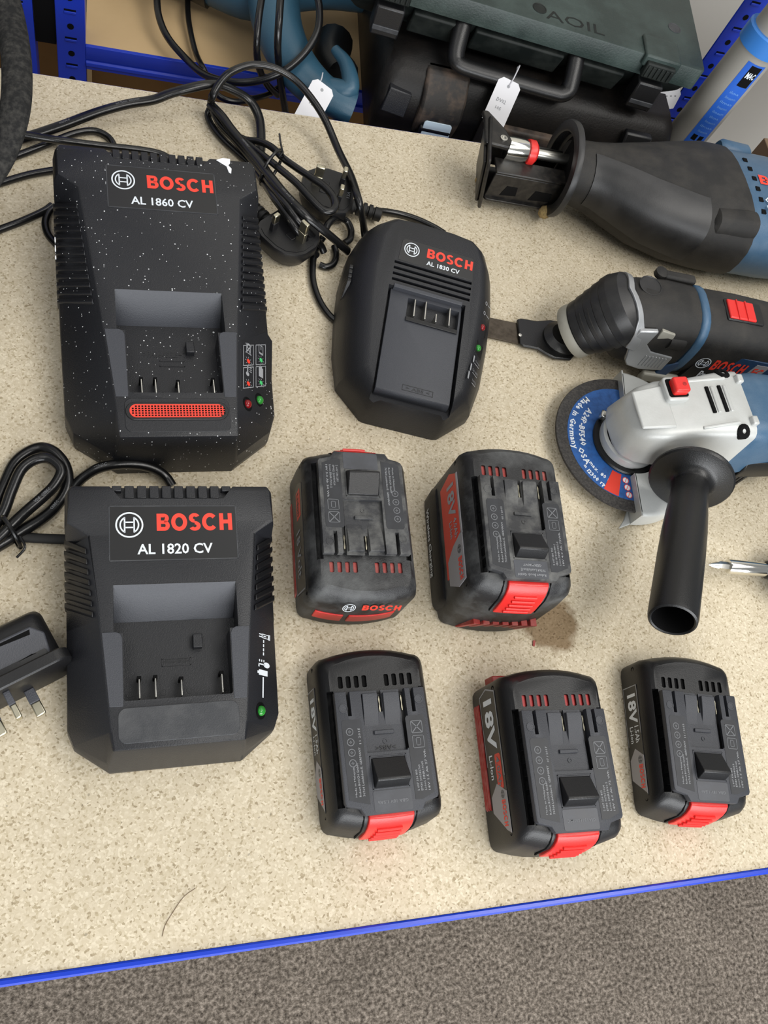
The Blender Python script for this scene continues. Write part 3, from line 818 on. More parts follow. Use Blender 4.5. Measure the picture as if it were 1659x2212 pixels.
    flat_part('indicator_icons', [rect(-5, -3, -29, -23), rect(-7, -5, -38.5, -32), rect(-8, -6, -47, -40), rect(-2, 6.5, -28.9, -28.4), rect(-2, 6.5, -38.2, -37.7), rect(0, 6.5, -47, -46.4), rect(1, 7, 32, 32.5), rect(1, 7, 22, 22.5)] + arc_band(-2, 32, 1.2, 1.8, 0, 360, 10) + arc_band(-2, 22, 1.2, 1.8, 0, 360, 10), 'print_grey', root, fm, 0.5)
    for k in range(4):
        x0 = -67.6; y = 92 + k * 5
        bm = new(); quadbox(bm, [Vector(q) for q in ((x0, y, 8), (x0 + 3, y, 8), (x0 + 3, y + 3, 8), (x0, y + 3, 8), (x0 + 2.4, y + 18, 34), (x0 + 5.6, y + 18, 34), (x0 + 5.6, y + 21, 34), (x0 + 2.4, y + 21, 34))]); part('vent_rib', bm, 'case_dark', root, bevel=0.4)
    return root
r1830 = round_charger()
# ------------------------------------------------------------------ slide-on batteries
def plan(hw, y0, y1, b0, b1, rc=7.0):
    """outline with bowed ends; y0/y1 are the middle of the ends, b0/b1 how far the corners fall back"""
    pts = []
    f = lambda x: y0 + b0 * (abs(x) / hw) ** 2.2
    g = lambda x: y1 - b1 * (abs(x) / hw) ** 2.2
    xs = [-(hw - rc), -0.62 * hw, -0.4 * hw, -0.2 * hw, 0, 0.2 * hw, 0.4 * hw, 0.62 * hw, hw - rc]
    for x in xs: pts.append((x, f(x)))
    yc = f(hw - rc) + rc * 1.05
    for k in range(1, 4):
        a = math.radians(-90 + 90 * k / 4); pts.append((hw - rc + rc * math.cos(a), yc + (rc * 1.05) * math.sin(a)))
    pts.append((hw, yc + 1)); 
    yb = g(hw - rc) - rc * 1.05
    pts.append((hw, (yc + yb) / 2)); pts.append((hw, yb - 1))
    for k in range(1, 4):
        a = math.radians(90 * k / 4); pts.append((hw - rc + rc * math.cos(a), yb + (rc * 1.05) * math.sin(a)))
    for x in reversed(xs): pts.append((x, g(x)))
    for k in range(1, 4):
        a = math.radians(90 + 90 * k / 4); pts.append((-(hw - rc) + rc * math.cos(a), yb + (rc * 1.05) * math.sin(a)))
    pts.append((-hw, yb - 1)); pts.append((-hw, (yc + yb) / 2)); pts.append((-hw, yc + 1))
    for k in range(1, 4):
        a = math.radians(180 + 90 * k / 4); pts.append((-(hw - rc) + rc * math.cos(a), yc + (rc * 1.05) * math.sin(a)))
    return pts

def battery(label, loc, yaw, H, case='case_dark', rail='rail', slot='hole', left=None, strips=None, front_note='', extra=None):
    root = thing('power_tool_battery', label, 'battery', loc, yaw, 'slide-on batteries on the bench')
    lv = [(0, 2.4, -1.5, 0.5), (2.5, 0, -3, 0), (max(4, H - 38), 0, -2.6, 0), (H - 20, 0, -0.4, 0), (H - 14, 1.6, 2.0, 1.2), (H - 9, 4.6, 5.6, 4.0), (H - 7, 7.0, 9.0, 7.0)]
    rings = [[Vector((x, y, z)) for x, y in plan(38.8 - i, f, 117.5 - bk, 7, 7)] for z, i, f, bk in lv]
    body = new(); loft(body, rings)
    cuts = []
    for sx in (-1, 1):
        c = new(); a = sorted((sx * 29.5, sx * 33.8)); box(c, a[0], a[1], 15, 88, H - 15, H + 10); cuts.append(c)
    for g in (-1, 1):
        for k in range(4):
            x = g * 16 + (k - 1.5) * 5.5
            c = new(); prism(c, rrect(x - 1.6, x + 1.6, 89.5, 97.5, 0.9, 2), H - 12, H + 10); cuts.append(c)
    bm = bool_cut(body, cuts)
    part('case', bm, case, root, angle=30)
    # slot bottoms
    for g in (-1, 1):
        for k in range(4):
            x = g * 16 + (k - 1.5) * 5.5
            bm = new(); prism(bm, rrect(x - 1.55, x + 1.55, 89.6, 97.4, 0.9, 2), H - 12.2, H - 8.6); part('vent_slot', bm, slot, root)
    # rail plate
    rp = new(); prism(rp, [(-31, 17), (-30, 15.2), (-21.5, 13.0), (-19, 8.6), (19, 8.6), (21.5, 13.0), (30, 15.2), (31, 17), (31, 86), (-31, 86)], H - 5, H)
    cs = []
    c = new(); box(c, -13.2, 14.2, 46, 90, H - 3.2, H + 5); cs.append(c)
    for x in (-22, 22):
        c = new(); box(c, x - 1.3, x + 1.3, 70, 90, H - 9, H + 5); cs.append(c)
    c = new(); box(c, -1.4, 1.4, 72, 90, H - 9, H + 5); cs.append(c)
    c = new(); box(c, 13.9, 17.2, 47, 90, H - 9, H + 5); cs.append(c)
    bm = bool_cut(rp, cs, bevel=0.7)
    part('rail_plate', bm, rail, root, angle=30)
    bm = new(); box(bm, -28.5, 28.5, 14.5, 84, H - 14, H - 5.05); part('rail_base', bm, 'case_dark', root)
    for k in range(8):
        bm = new(); y = 20 + k * 8.2; box(bm, -30.4, -28.0, y, y + 5.6, H - 12, H - 5.2); part('rail_tooth', bm, 'hole', root, bevel=0.4)
    # raised contact guides in the channel
    for x0, x1 in ((-12.2, -2.0), (2.0, 13.0)):
        bm = new(); prism_x(bm, [(62, H - 3.3), (66, H - 3.0), (72, H - 1.4), (78, H - 0.6), (82, H - 0.2), (84, H - 0.2), (84, H - 4.8), (62, H - 4.8)], x0, x1); part('contact_guide', bm, rail, root, bevel=0.3)
    bm = new(); box(bm, -6.5, 7, 57.5, 60, H - 3.4, H - 1.6); part('channel_step', bm, rail, root, bevel=0.4)
    bm = new(); lathe(bm, [(1.6, -0.2), (1.6, 0.5), (1.0, 0.5), (1.0, 0.15)], 12, T(0.5, 53, H - 3.2)); part('ejector_mark', bm, rail, root)
    for x in (0, 15.4):
        bm = new(); lathe(bm, [(0.5, 0), (0.9, 2), (0.35, 5), (0.9, 8), (0.5, 10)], 8, T(x - 0.2, 72, H - 3.6) @ R(-90, 'X')); part('contact_spring', bm, 'brass', root)
    for x, y in ((-26, 75), (26, 78)):
        bm = new(); lathe(bm, [(2.9, -0.3), (2.9, 0.3), (2.3, 0.3), (2.3, 0.06)], 16, T(x, y, H + 0.05)); part('polarity_mark', bm, rail, root)
    # latch wedge
    bm = new(); prism_x(bm, [(24.4, H - 4), (24.4, H + 1.5), (27.6, H + 8.5), (29.0, H + 8.8), (42.4, H + 0.8), (42.4, H - 4)], -11.2, 11.2); part('latch', bm, 'case_dark', root, bevel=0.6)
    bm = new()
    for q in frame_rects(-12.4, 12.4, 23.2, 44, 1.0): prism(bm, q, H - 0.4, H + 0.45)
    part('latch_frame', bm, rail, root, bevel=0.25)
    # sticker strips with print, and the front sticker
    for sx in (-1, 1):
        a = sorted((sx * 15.0, sx * 28.2))
        bm = new(); prism(bm, [(a[0], 18.5 if sx < 0 else 15), (a[0] + 5, 17 if sx < 0 else 15), (a[1], 15 if sx < 0 else 18.5), (a[1], 66), (a[1] - 1, 67.5), (a[0] + 1, 67.5), (a[0], 66)], H - 0.3, H + 0.2); part('sticker', bm, 'sticker_dark', root)
    bm = new(); prism(bm, rrect(-12.6, 12.6, 9.6, 22.4, 1.2), H - 0.3, H + 0.2); part('sticker', bm, 'sticker_grey', root)
    if front_note: text_fit('sticker_lettering', front_note, 10, -10, 16.4, 14.4, 'print_dim', root, T(0, 0, H), lift=0.35)
    # print runs along the battery: local text x -> +y of the battery
    for sx, rows in (strips or {}).items():
        mx = T(0, 0, H) @ (R(90, 'Z') if True else I4)
        # after the turn: text x = battery y, text y = -battery x
        lines_text('sticker_lettering', rows, 'print_grey', root, mx, lift=0.35)
    P = []
    mz = T(0, 0, H)
    for x, y in ((-23.5, 60), (-23.5, 53.5), (-23.5, 47), (-23.5, 40.5)): P += arc_band(x, y, 2.0, 2.45, 0, 360, 14) + [rect(x - 0.9, x + 0.9, y - 0.25, y + 0.25), rect(x - 0.25, x + 0.25, y - 0.9, y + 0.9)]
    for y in (60, 50.5):
        P += frame_rects(18.0, 26, y - 4, y + 4, 0.35)
    P += [[(18.4, 56.6), (18.8, 56.2), (25.6, 63.4), (25.2, 63.8)], [(25.2, 56.2), (25.6, 56.6), (18.8, 63.8), (18.4, 63.4)]] + frame_rects(20.4, 23.6, 48, 53, 0.35)
    flat_part('sticker_symbols', P, 'print_dim', root, mz, 0.35)['kind'] = 'stuff'
    # red release button
    bm = new()
    def bring(x, e):
        return [Vector((x, y, z)) for y, z in ((-3.7 + e, H - 37), (-3.3 + e, H - 30), (-1.4 + e, H - 20), (0.9 + e, H - 13), (3.6 + e, H - 8.2), (6.6 + e, H - 5.6), (14, H - 5.8), (14, H - 37))]
    loft(bm, [bring(-15.0, 0.35), bring(-8, 0.05), bring(0, -0.1), bring(8, 0.05), bring(15.0, 0.35)])
    btn = part('release_button', bm, 'red', root, bevel=0.6)
    for k in range(5):
        t = 0.14 + 0.15 * k
        z = H - 37 + 31 * t; y = -3.1 + 7.6 * t ** 2.0
        bm = new(); pts = [Vector((x, y - 1.0 + 0.001 * x * x, z + 0.4)) for x in (-9.5 + 0.3 * k, -5, 0, 5, 9.5 - 0.3 * k)]
        sweep(bm, pts, 1.25, 8); part('grip_ridge', bm, 'red', btn)
    # dark seams beside the button
    for sx in (-1, 1):
        bm = new(); pts = [Vector((sx * (17.6), y, z)) for y, z in ((-1.8, H - 37), (1.0, H - 19.5), (3.8, H - 13), (9.4, H - 7.4))]
        sweep(bm, pts, 0.6, 6); part('seam', bm, 'hole', root)
    # screw recesses
    for sx in (-1, 1):
        for y in (12, 106):
            bm = new(); lathe(bm, [(1.9, 0), (1.9, 0.5), (1.3, 0.6), (1.3, 0.2)], 10, T(sx * 38.2, y, H - 24) @ R(sx * 90, 'Y')); part('screw_recess', bm, 'hole', root)
    return root

def side_mx(sx=-1, x=38.95):
    """plane of a long side; text runs towards the viewer's right when that side is looked at"""
    return plane_mx((sx * x, 0, 0), (0, sx, 0), (0, 0, 1))

SIDE = side_mx(-1)           # u = -y, v = z
# --- bottom row, 1.5 Ah at the charger's side
spec_l = [('Made in Malaysia', 18, 38, -19.5, -18.0), ('Robert BOSCH GmbH', 18, 42, -21.8, -20.3), ('70764 Leinfelden-E', 18, 42, -24.1, -22.6)]
def spec_rows(a, b, c, d, date): return {-1: [('Made in Malaysia', 20, 38, 22.6, 24.0), ('Robert BOSCH GmbH', 20, 40, 20.2, 21.6), ('70764 Leinfelden-E. GERMANY', 20, 50, 17.6, 19.0), (date, 52, 62, 16.6, 18.0)],
                                        1: [(a, 20, 33, -18.4, -17.0), (b, 20, 36, -20.8, -19.4), (c, 20, 38, -23.2, -21.8), (d, 20, 45, -25.8, -24.4)]}
def plain_side(root, H, ah='1.5Ah', ink='print_white'):
    zb, zt_ = 4.0, H - 20.5
    h = zt_ - zb
    bm = new(); prism(bm, [(-94, zb + 1), (-92, zb), (-34, zb), (-26, zb + 3), (-14, zt_), (-94, zt_)], -0.3, 0.25, SIDE); part('side_label', bm, 'plate_black', root)
    flat_part('label_outline', [rect(-94, -58, zt_ - 0.7, zt_), rect(-94, -93.3, zb, zt_), rect(-94, -50, zb, zb + 0.5)], 'print_grey', root, SIDE, 0.35)
    text_fit('voltage_lettering', '18V', -88, -66, zb + h * 0.26, zb + h * 0.86, ink, root, SIDE, bold=0.03, lift=0.4)
    lines_text('capacity_lettering', [(ah, -64, -52, zb + h * 0.56, zb + h * 0.86), ('Li-Ion', -64, -52, zb + h * 0.22, zb + h * 0.46)], 'print_white', root, SIDE, 0.012, 0.4)
    bm = new(); prism(bm, [(-48, zb + h * 0.45), (-40, zb + 0.5), (-26, zb + 0.5), (-16, zt_ - 1), (-15, zt_), (-42, zt_)], -0.2, 0.45, SIDE); part('brand_panel', bm, 'brand_grey', root)
    brand_word('brand_lettering', -36, -19.5, zb + h * 0.62, zb + h * 0.90, 'print_red', root, SIDE, lift=0.6)
    emblem('brand_emblem', -39.5, zb + h * 0.74, h * 0.14, 'emboss', root, SIDE, 0.6)

bA = battery('black battery with black vent slots beside the dusty short charger', (172.1, 27.2), 0.5, 43, strips=spec_rows('2 607 336 803', 'EM30 300282763', 'Li-ion 5INR19/65', '18V 1.5 Ah 27 Wh', '11 2015'), front_note='GBA 18V 1.5Ah')
plain_side(bA, 43)
text_fit('material_mark', '>ABS<', 7.5, -6.5, 50.5, 47.5, 'emboss', bA, T(0, 0, 40.4), lift=0.2)
bC = battery('black battery with black vent slots at the far right of the front row', (405.8, 12.1), -7.8, 43, strips=spec_rows('2 607 336 803', 'EM40 80041613', 'Li-ion 5INR19/65', '18V 1.5 Ah 27 Wh', '11 / 2015'), front_note='GBA 18V 1.5Ah')
plain_side(bC, 43)
# --- 4.0 Ah with red ribs on the flank
bB = battery('tall black battery with dark red vent slots and red ribbed flank, front row', (288.4, 2.8), -2.3, 63, slot='red_slot', strips=spec_rows('2 607 336 815', 'EM30 707271024', 'Li-ion 5INR19/66-2', '18V 4.0 Ah 72 Wh', '07 / 2017'), front_note='GBA 18V 4.0Ah M-C')
for k in range(3):
    bm = new(); z = 4.5 + k * 3.2; prism(bm, [(-98, z), (-30, z), (-28, z + 2.4), (-100, z + 2.4)], -0.5, 0.9, SIDE); part('red_rib', bm, 'red_dark', bB, bevel=0.4)
bm = new(); prism(bm, [(-104, 16), (-36, 16), (-20, 26), (-12, 42), (-104, 42), (-108, 28)], -0.3, 0.25, SIDE); part('side_label', bm, 'plate_black', bB)
flat_part('label_outline', [[(-108, 28), (-104, 42), (-48, 42), (-48, 41), (-103.4, 41), (-107, 28)], [(-108, 28), (-107, 28), (-103.4, 16.7), (-56, 16.7), (-56, 16), (-104, 16)]], 'print_grey', bB, SIDE, 0.35)
text_fit('voltage_lettering', '18V', -100, -66, 21.5, 36, 'print_white', bB, SIDE, bold=0.03, lift=0.4)
bm = new(); prism(bm, rrect(-63, -40, 29.5, 38.5, 2), -0.2, 0.4, SIDE); part('capacity_box', bm, 'label_red', bB)
text_fit('capacity_lettering', '4.0Ah', -61, -42, 31.5, 36.8, 'print_dim', bB, SIDE, bold=0.02, lift=0.55)
text_fit('chemistry_lettering', 'Li-Ion', -63, -47, 20.5, 26, 'print_white', bB, SIDE, bold=0.012, lift=0.4)
bm = new(); prism(bm, [(-44, 28), (-36, 17), (-26, 17), (-14, 36), (-12, 42), (-38, 42)], -0.2, 0.45, SIDE); part('brand_panel', bm, 'brand_grey', bB)
brand_word('brand_lettering', -33, -16.5, 33, 38.6, 'print_red', bB, SIDE, lift=0.6)
emblem('brand_emblem', -36.5, 35.6, 2.6, 'emboss', bB, SIDE, 0.6)
bm = new(); prism_x(bm, [(112, 8), (119.5, 8), (119, 22), (112, 22)], -30, 6); part('rear_red_band', bm, 'red_dark', bB, bevel=1)

# --- wireless charging battery in the middle row
bD = battery('dusty battery marked wireless charging, with a bright red side label', (274.5, 164.1), -4.0, 86, case='dust_case', rail='dust_rail', slot='red_dark', strips=spec_rows('2 607 336 723', 'GBA 18V 4.0Ah MW-C', 'Li-ion 5INR18/65-2', '18V 4.0 Ah 72Wh', '05 / 2015'))
lines_text('sticker_lettering', [('Robert Bosch GmbH', 10.5, -10.5, 13.0, 11.0), ('70764 Leinfelden-E', 10.5, -8, 16.6, 14.6), ('GERMANY', 8, -6, 20.0, 18.2)], 'print_grey', bD, T(0, 0, 86), lift=0.35)
bm = new(); loft(bm, [[Vector((x, y, z)) for x, y in plan(h_, a, b, 6, 6, 8)] for z, h_, a, b in ((0, 40, 8, 110), (2, 42.4, 6, 112), (16, 42.8, 5, 113), (22, 40.4, 6, 112))]); part('wireless_base', bm, 'case_dark', bD)
SD = side_mx(-1, 42.9)
text_fit('wireless_lettering', 'Wireless Charging', -92, -36, 5.5, 12.5, 'print_white', bD, SD, bold=0.015, lift=0.4)
bm = new(); prism(bm, [(-98, 30), (-26, 30), (-26, 36), (-40, 40), (-50, 62), (-98, 62), (-103, 50)], -0.3, 0.3, SIDE); part('side_label', bm, 'label_red', bD)
bm = new(); prism(bm, [(-46, 46), (-38, 34), (-20, 34), (-14, 50), (-16, 64), (-52, 64)], -0.2, 0.5, SIDE); part('brand_panel', bm, 'brand_grey', bD)
bm = new(); prism(bm, rect(-98, -50, 62, 64.5), -0.2, 0.5, SIDE); part('label_edge', bm, 'brand_grey', bD)
text_fit('voltage_lettering', '18V', -94, -68, 43, 57, 'print_grey', bD, SIDE, bold=0.03, lift=0.5)
lines_text('capacity_lettering', [('4.0Ah', -66, -51, 51, 57.5), ('Li-Ion', -66, -53, 42.5, 48)], 'print_grey', bD, SIDE, 0.02, 0.5)
brand_word('brand_lettering', -34, -17.5, 54, 61, 'print_red', bD, SIDE, lift=0.7)
emblem('brand_emblem', -40, 57.5, 3.2, 'emboss', bD, SIDE, 0.7)
for k in range(7):
    x = -22 + k * 7.6
    bm = new(); quadbox(bm, [Vector(q) for q in ((x - 4, -1, 4), (x + 1, -1, 4), (x + 1, 10, 4), (x - 4, 10, 4), (x + 2, -5.0, 26), (x + 7, -5.0, 26), (x + 7, 10, 26), (x + 2, 10, 26))]); part('red_tooth', bm, 'red_dark', bD, bevel=0.4)

# --- dusty 3.0 Ah, turned round
bE = battery('dusty battery lying the other way round, its red button towards the chargers', (170.5, 287.5), 178.4, 63, case='dust_case', rail='dust_rail', slot='red_dark', strips=spec_rows('2 607 336 235', 'SM02 20000020', 'Li-ion 5INR19/66-2', '18V 3.0 Ah 54 Wh', ''))
SE = side_mx(1)
bm = new(); prism(bm, [(24, 8), (96, 8), (100, 12), (104, 40), (24, 42), (20, 30)], -0.3, 0.25, SE); part('side_label', bm, 'plate_black', bE)
bm = new(); prism(bm, rect(26, 47, 24, 36), -0.2, 0.4, SE); part('chemistry_box', bm, 'label_red', bE)
text_fit('chemistry_lettering', 'Li-Ion', 28, 45, 27, 33, 'emboss', bE, SE, bold=0.02, lift=0.6)
text_fit('voltage_lettering', '18 Volt', 56, 90, 20, 32, 'print_grey', bE, SE, bold=0.02, lift=0.5)
flat_part('label_outline', [[(66, 11), (100, 12), (103, 38), (102, 38), (99, 13), (66, 12)]], 'print_grey', bE, SE, 0.4)
bm = new(); prism(bm, [(26, 3), (98, 3), (96, 9), (26, 9)], -0.4, 0.7, SE); part('red_stripe', bm, 'red_dark', bE, bevel=0.4)
for x0, x1 in ((-28, 6), (10, 30)):
    bm = new()
    f = lambda x: 117.5 - 7 * (abs(x) / 38.8) ** 2.2
    xs = [x0 + (x1 - x0) * k / 6 for k in range(7)]
    loft(bm, [[Vector((x, f(x) - 4, 12)), Vector((x, f(x) + 0.9, 12)), Vector((x, f(x) + 0.9, 24)), Vector((x, f(x) - 4, 24))] for x in xs]); part('rear_red_band', bm, 'red', bE, bevel=0.5)
mb = plane_mx((0, 115.0, 49.6), (-1, 0, 0), (0, -0.62, 0.78))
brand_word('brand_lettering', -1.5, 26, -5.5, 0.3, 'print_red', bE, plane_mx((0, 117.2, 46.2), (-1, 0.0, 0), (0, -0.28, 0.96)), lift=0.6)
emblem('brand_emblem', -11, -2.6, 4.6, 'print_white', bE, plane_mx((0, 117.4, 46.2), (-1, 0.0, 0), (0, -0.28, 0.96)), 0.6)
# ------------------------------------------------------------------ angle grinder
def grinder():
    root = thing('angle_grinder', 'blue angle grinder with silver gear head, side handle and blue cutting disc', 'grinder', (430, 322), 3.0)
    ZD = 14
    # abrasive disc with printed paper ring
    bm = new(); lathe(bm, [(11, ZD - 1.2), (66, ZD - 1.2), (66.4, ZD), (66, ZD + 1.2), (11, ZD + 1.2)], 72); disc = part('cutting_disc', bm, 'abrasive', root)
    bm = new(); lathe(bm, [(20, ZD), (55.5, ZD), (55.5, ZD + 1.5), (20, ZD + 1.5)], 72); part('paper_ring', bm, 'disc_blue', disc)
    md = T(0, 0, ZD + 1.5)
    def arc_text(name, s, r, a0, size, material, step=None, bold=0.03):
        bm = new(); a = a0
        for ch in s:
            if ch == ' ': a += size * 0.4 / r; continue
            me = raw_text(ch, bold, 1); xs = [v.co.x for v in me.vertices]
            w = (max(xs) - min(xs)); mid = (max(xs) + min(xs)) / 2
            a += (w * 0.5 + 0.045) * size / r
            m = md @ R(math.degrees(a), 'Z') @ T(r, 0, 0.15) @ R(90, 'Z')     # glyph top points to the hub
            for v in me.vertices: v.co = m @ Vector(((v.co.x - mid) * size, v.co.y * size, 0))
            bm.from_mesh(me); bpy.data.meshes.remove(me)
            a += (w * 0.5 + 0.045) * size / r
        me = bpy.data.meshes.new(name)
        for v in bm.verts: v.co *= S
        bm.to_mesh(me); bm.free()
        return link(name, me, M[material], disc)
    rad = math.radians
    arc_text('disc_lettering', 'Made in Germany', 53.5, rad(118), 7.4, 'print_white')
    arc_text('disc_lettering', 'A24P-BF540', 44.5, rad(126), 7.4, 'print_white')
    arc_text('disc_lettering', 'OSA', 49.0, rad(184), 7.6, 'print_white')
    arc_text('disc_lettering', '= 12300 rpm', 53.0, rad(203), 5.2, 'print_white')
    arc_text('disc_lettering', 'max. 80 m/s', 45.5, rad(203), 5.0, 'print_white')
    bm = new()
    for p in arc_band(0, 0, 33, 55, 231, 246, 6): prism(bm, p, 0, 0.2, md)
    part('speed_stripe', bm, 'label_red', disc)
    P = []; Q = []
    for a, r in ((253, 37.5), (255, 44.2), (256.5, 51.0)):
        c, s_ = math.cos(rad(a)) * r, math.sin(rad(a)) * r
        P.append(disc_poly(c, s_, 3.0)); Q += arc_band(c, s_, 2.5, 3.1, 0, 360, 16) + [[(c - 2, s_ - 2.3), (c - 1.6, s_ - 2.6), (c + 2, s_ + 2.3), (c + 1.6, s_ + 2.6)]]
    flat_part('safety_symbol', P, 'print_white', disc, md, 0.2); flat_part('safety_symbol_rim', Q, 'print_red', disc, md, 0.28)
    # guard: half shroud over the motor side of the disc
    bm = new(); lathe(bm, [(33, 22.5), (69, 22.5), (71.5, 21), (72.5, 18.5), (72.5, 3), (71, 3), (71, 18), (69.5, 20.6), (33, 21)], 40, T(0, 0, 0), a0=math.radians(-98), a1=math.radians(78), cap=False)
    part('guard', bm, 'alu', root, angle=50)
    for a in (-98, 78):
        bm = new(); box(bm, 33, 72.5, -0.7, 0.7, 3.2 if a == 78 else 3.2, 22.5, R(a, 'Z')); part('guard_edge', bm, 'alu', root)
    bm = new(); quadbox(bm, [R(-98, 'Z') @ Vector(q) for q in ((58, -1, 3), (73, -1, 3), (78, -13, 3), (70, -7, 3), (58, -1, 5), (72.5, -1, 5), (77, -12, 4.4), (69, -6, 4.4))]); part('guard_tab', bm, 'alu', root, bevel=0.6)
    # hub and collars
    bm = new(); lathe(bm, [(31.5, ZD + 1.6), (32, ZD + 3), (31, ZD + 4.5), (22, ZD + 5)], 48); part('clamp_flange', bm, 'handle_black', root)
    bm = new(); lathe(bm, [(27, 19), (27.5, 22), (27.5, 27), (25, 29)], 48); part('guard_collar', bm, 'alu', root)
    bm = new(); lathe(bm, [(25.4, 29), (25.4, 33), (24, 34)], 48); part('collar_gap', bm, 'hole', root)
    bm = new(); box(bm, -31.5, -26, 8, 15, 20, 27, R(-28, 'Z')); part('guard_screw', bm, 'metal', root, bevel=1.2)
    # gear head
    def sec(x, yh, zb, ztp, r=8, skew=0):
        out = []
        for cx, cz, a in ((yh - r, zb + r * 0.7, -90), (yh - r - 4, ztp - r * 0.8, 0), (-(yh - r - 4), ztp - r * 0.8, 90), (-(yh - r), zb + r * 0.7, 180)):
            for k in range(5):
                t = math.radians(a + 90 * k / 4)
                out.append(Vector((x + skew * (0.5 - (cz - zb) / (ztp - zb)), cx + r * math.cos(t), cz + r * (0.7 if a in (-90, 180) else 0.8) * math.sin(t))))
        return out
    bm = new()
    loft(bm, [sec(-27, 16, 33, 58), sec(-24, 23, 32, 66, 9), sec(-14, 29, 31, 73, 10), sec(0, 31.5, 31, 78, 10), sec(30, 32, 30, 83, 9), sec(58, 35, 26, 88, 9), sec(74, 36.5, 24, 88, 10)])
    part('gear_head', bm, 'alu', root, angle=50)
    zs = lambda x: 78 + (x - 0) * 0.17
    bm = new(); prism(bm, [(-14, -18), (16, -20), (16, 20), (-14, 16)], 76, 79.0, R(-9, 'Y') @ T(0, 0, -0.5)); part('head_boss', bm, 'alu', root, bevel=1.5)
    bm = new(); prism(bm, rrect(7, 27, 2, 24, 3), 76, 84.5, R(-5, 'Y') @ T(0, 0, 0)); part('button_collar', bm, 'alu', root, bevel=1.2)
    bm = new(); prism(bm, rrect(8.5, 26, 4.5, 21.5, 2), 80, 84.9, R(-5, 'Y')); part('button_well', bm, 'hole', root)
    bm = new(); prism(bm, rrect(11.5, 25, 6, 20, 2), 80, 91.5, R(-5, 'Y')); bt = part('spindle_lock_button', bm, 'red', root, bevel=1.4)
    bm = new(); lathe(bm, [(1.7, 0), (1.7, 0.4), (1.0, 0.5)], 12, R(-5, 'Y') @ T(20.5, 12.5, 91.3)); part('button_pin', bm, 'red_slot', bt)
    # recessed vents, screws and lugs on the head
    for x in (40, 51):
        bm = new(); box(bm, x - 1.6, x + 1.6, -10, 15, zs(x) - 2, zs(x) + 1.2, I4); part('head_vent', bm, 'hole', root, bevel=0.5)
        bm = new(); box(bm, x + 3, x + 6.5, -10, 15, zs(x) - 2, zs(x) + 1.8); part('vent_bar', bm, 'alu', root, bevel=0.8)
    for y, sg in ((27, 1), (-27, -1)):
        bm = new(); lathe(bm, [(6.4, -6), (6.4, 2.4), (4.6, 3.6), (2.2, 3.4), (2.2, 1.2)], 14, T(61, y, 84.0) @ R(-sg * 24, 'X')); part('head_screw', bm, 'hole', root)
        bm = new(); box(bm, 69, 75, sg * 20 - 4, sg * 20 + 4, 86, 92); part('lug', bm, 'alu', root, bevel=1.3)
        bm = new(); quadbox(bm, [Vector(q) for q in ((26, sg * 22 - 1.5, 78), (58, sg * 21 - 1.5, 82), (58, sg * 21 + 1.5, 82), (26, sg * 22 + 1.5, 78), (26, sg * 22 - 1.2, 83), (58, sg * 21 - 1.2, 90), (58, sg * 21 + 1.2, 90), (26, sg * 22 + 1.2, 83))]); part('head_rib', bm, 'alu', root, bevel=0.7)
    # motor housing
    bm = new()
    loft(bm, [sec(72, 34, 24, 86, 14), sec(80, 36.5, 22, 87, 15), sec(95, 38, 20, 88, 16), sec(130, 36, 18, 86, 16), sec(190, 32, 12, 80, 16), sec(290, 30, 6, 76, 14)])
    part('motor_housing', bm, 'blue_tool', root, angle=50)
    bm = new()
    loft(bm, [[Vector((x, y, z)) for y, z in ((-39.5, 22), (-39.8, 36), (-36, 44), (-30, 22))] for x in (96, 120, 150)]); part('air_intake', bm, 'handle_black', root, bevel=1)
    for k in range(7):
        bm = new(); box(bm, 78 + k * 5, 80.6 + k * 5, -40, -30, 6, 24); part('intake_fin', bm, 'rubber', root, bevel=0.5)
    # side handle
    A = Vector((21, -55, 56)); B = Vector((-60, -178, 84))
    mh = plane_mx(A, (B - A).cross(Vector((0, 0, 1))), Vector((0, 0, 1)))
    L = (B - A).length
    mh = plane_mx(A, Vector((0, 0, 1)).cross(B - A), (B - A).cross(Vector((0, 0, 1)).cross(B - A)))
    bm = new(); lathe(bm, [(6, -30), (6, -3), (30, -3.5), (33.4, -1.5), (33.8, 1), (32.5, 2.4), (21, 3.4), (16.2, 6), (14.6, 10), (14.6, 22), (16.0, 42), (17.0, 62), (17.5, 90), (17.6, L - 4), (17.0, L - 0.8), (15.6, L), (14.6, L - 0.8), (14.2, L - 6), (14.0, L - 45)], 40, mh)
    hd = part('side_handle', bm, 'handle_black', root, angle=40)
    bm = new(); lathe(bm, [(13.95, L - 46), (0.2, L - 46.5)], 24, mh); part('handle_bore_end', bm, 'hole', hd)
    return root
grinder()

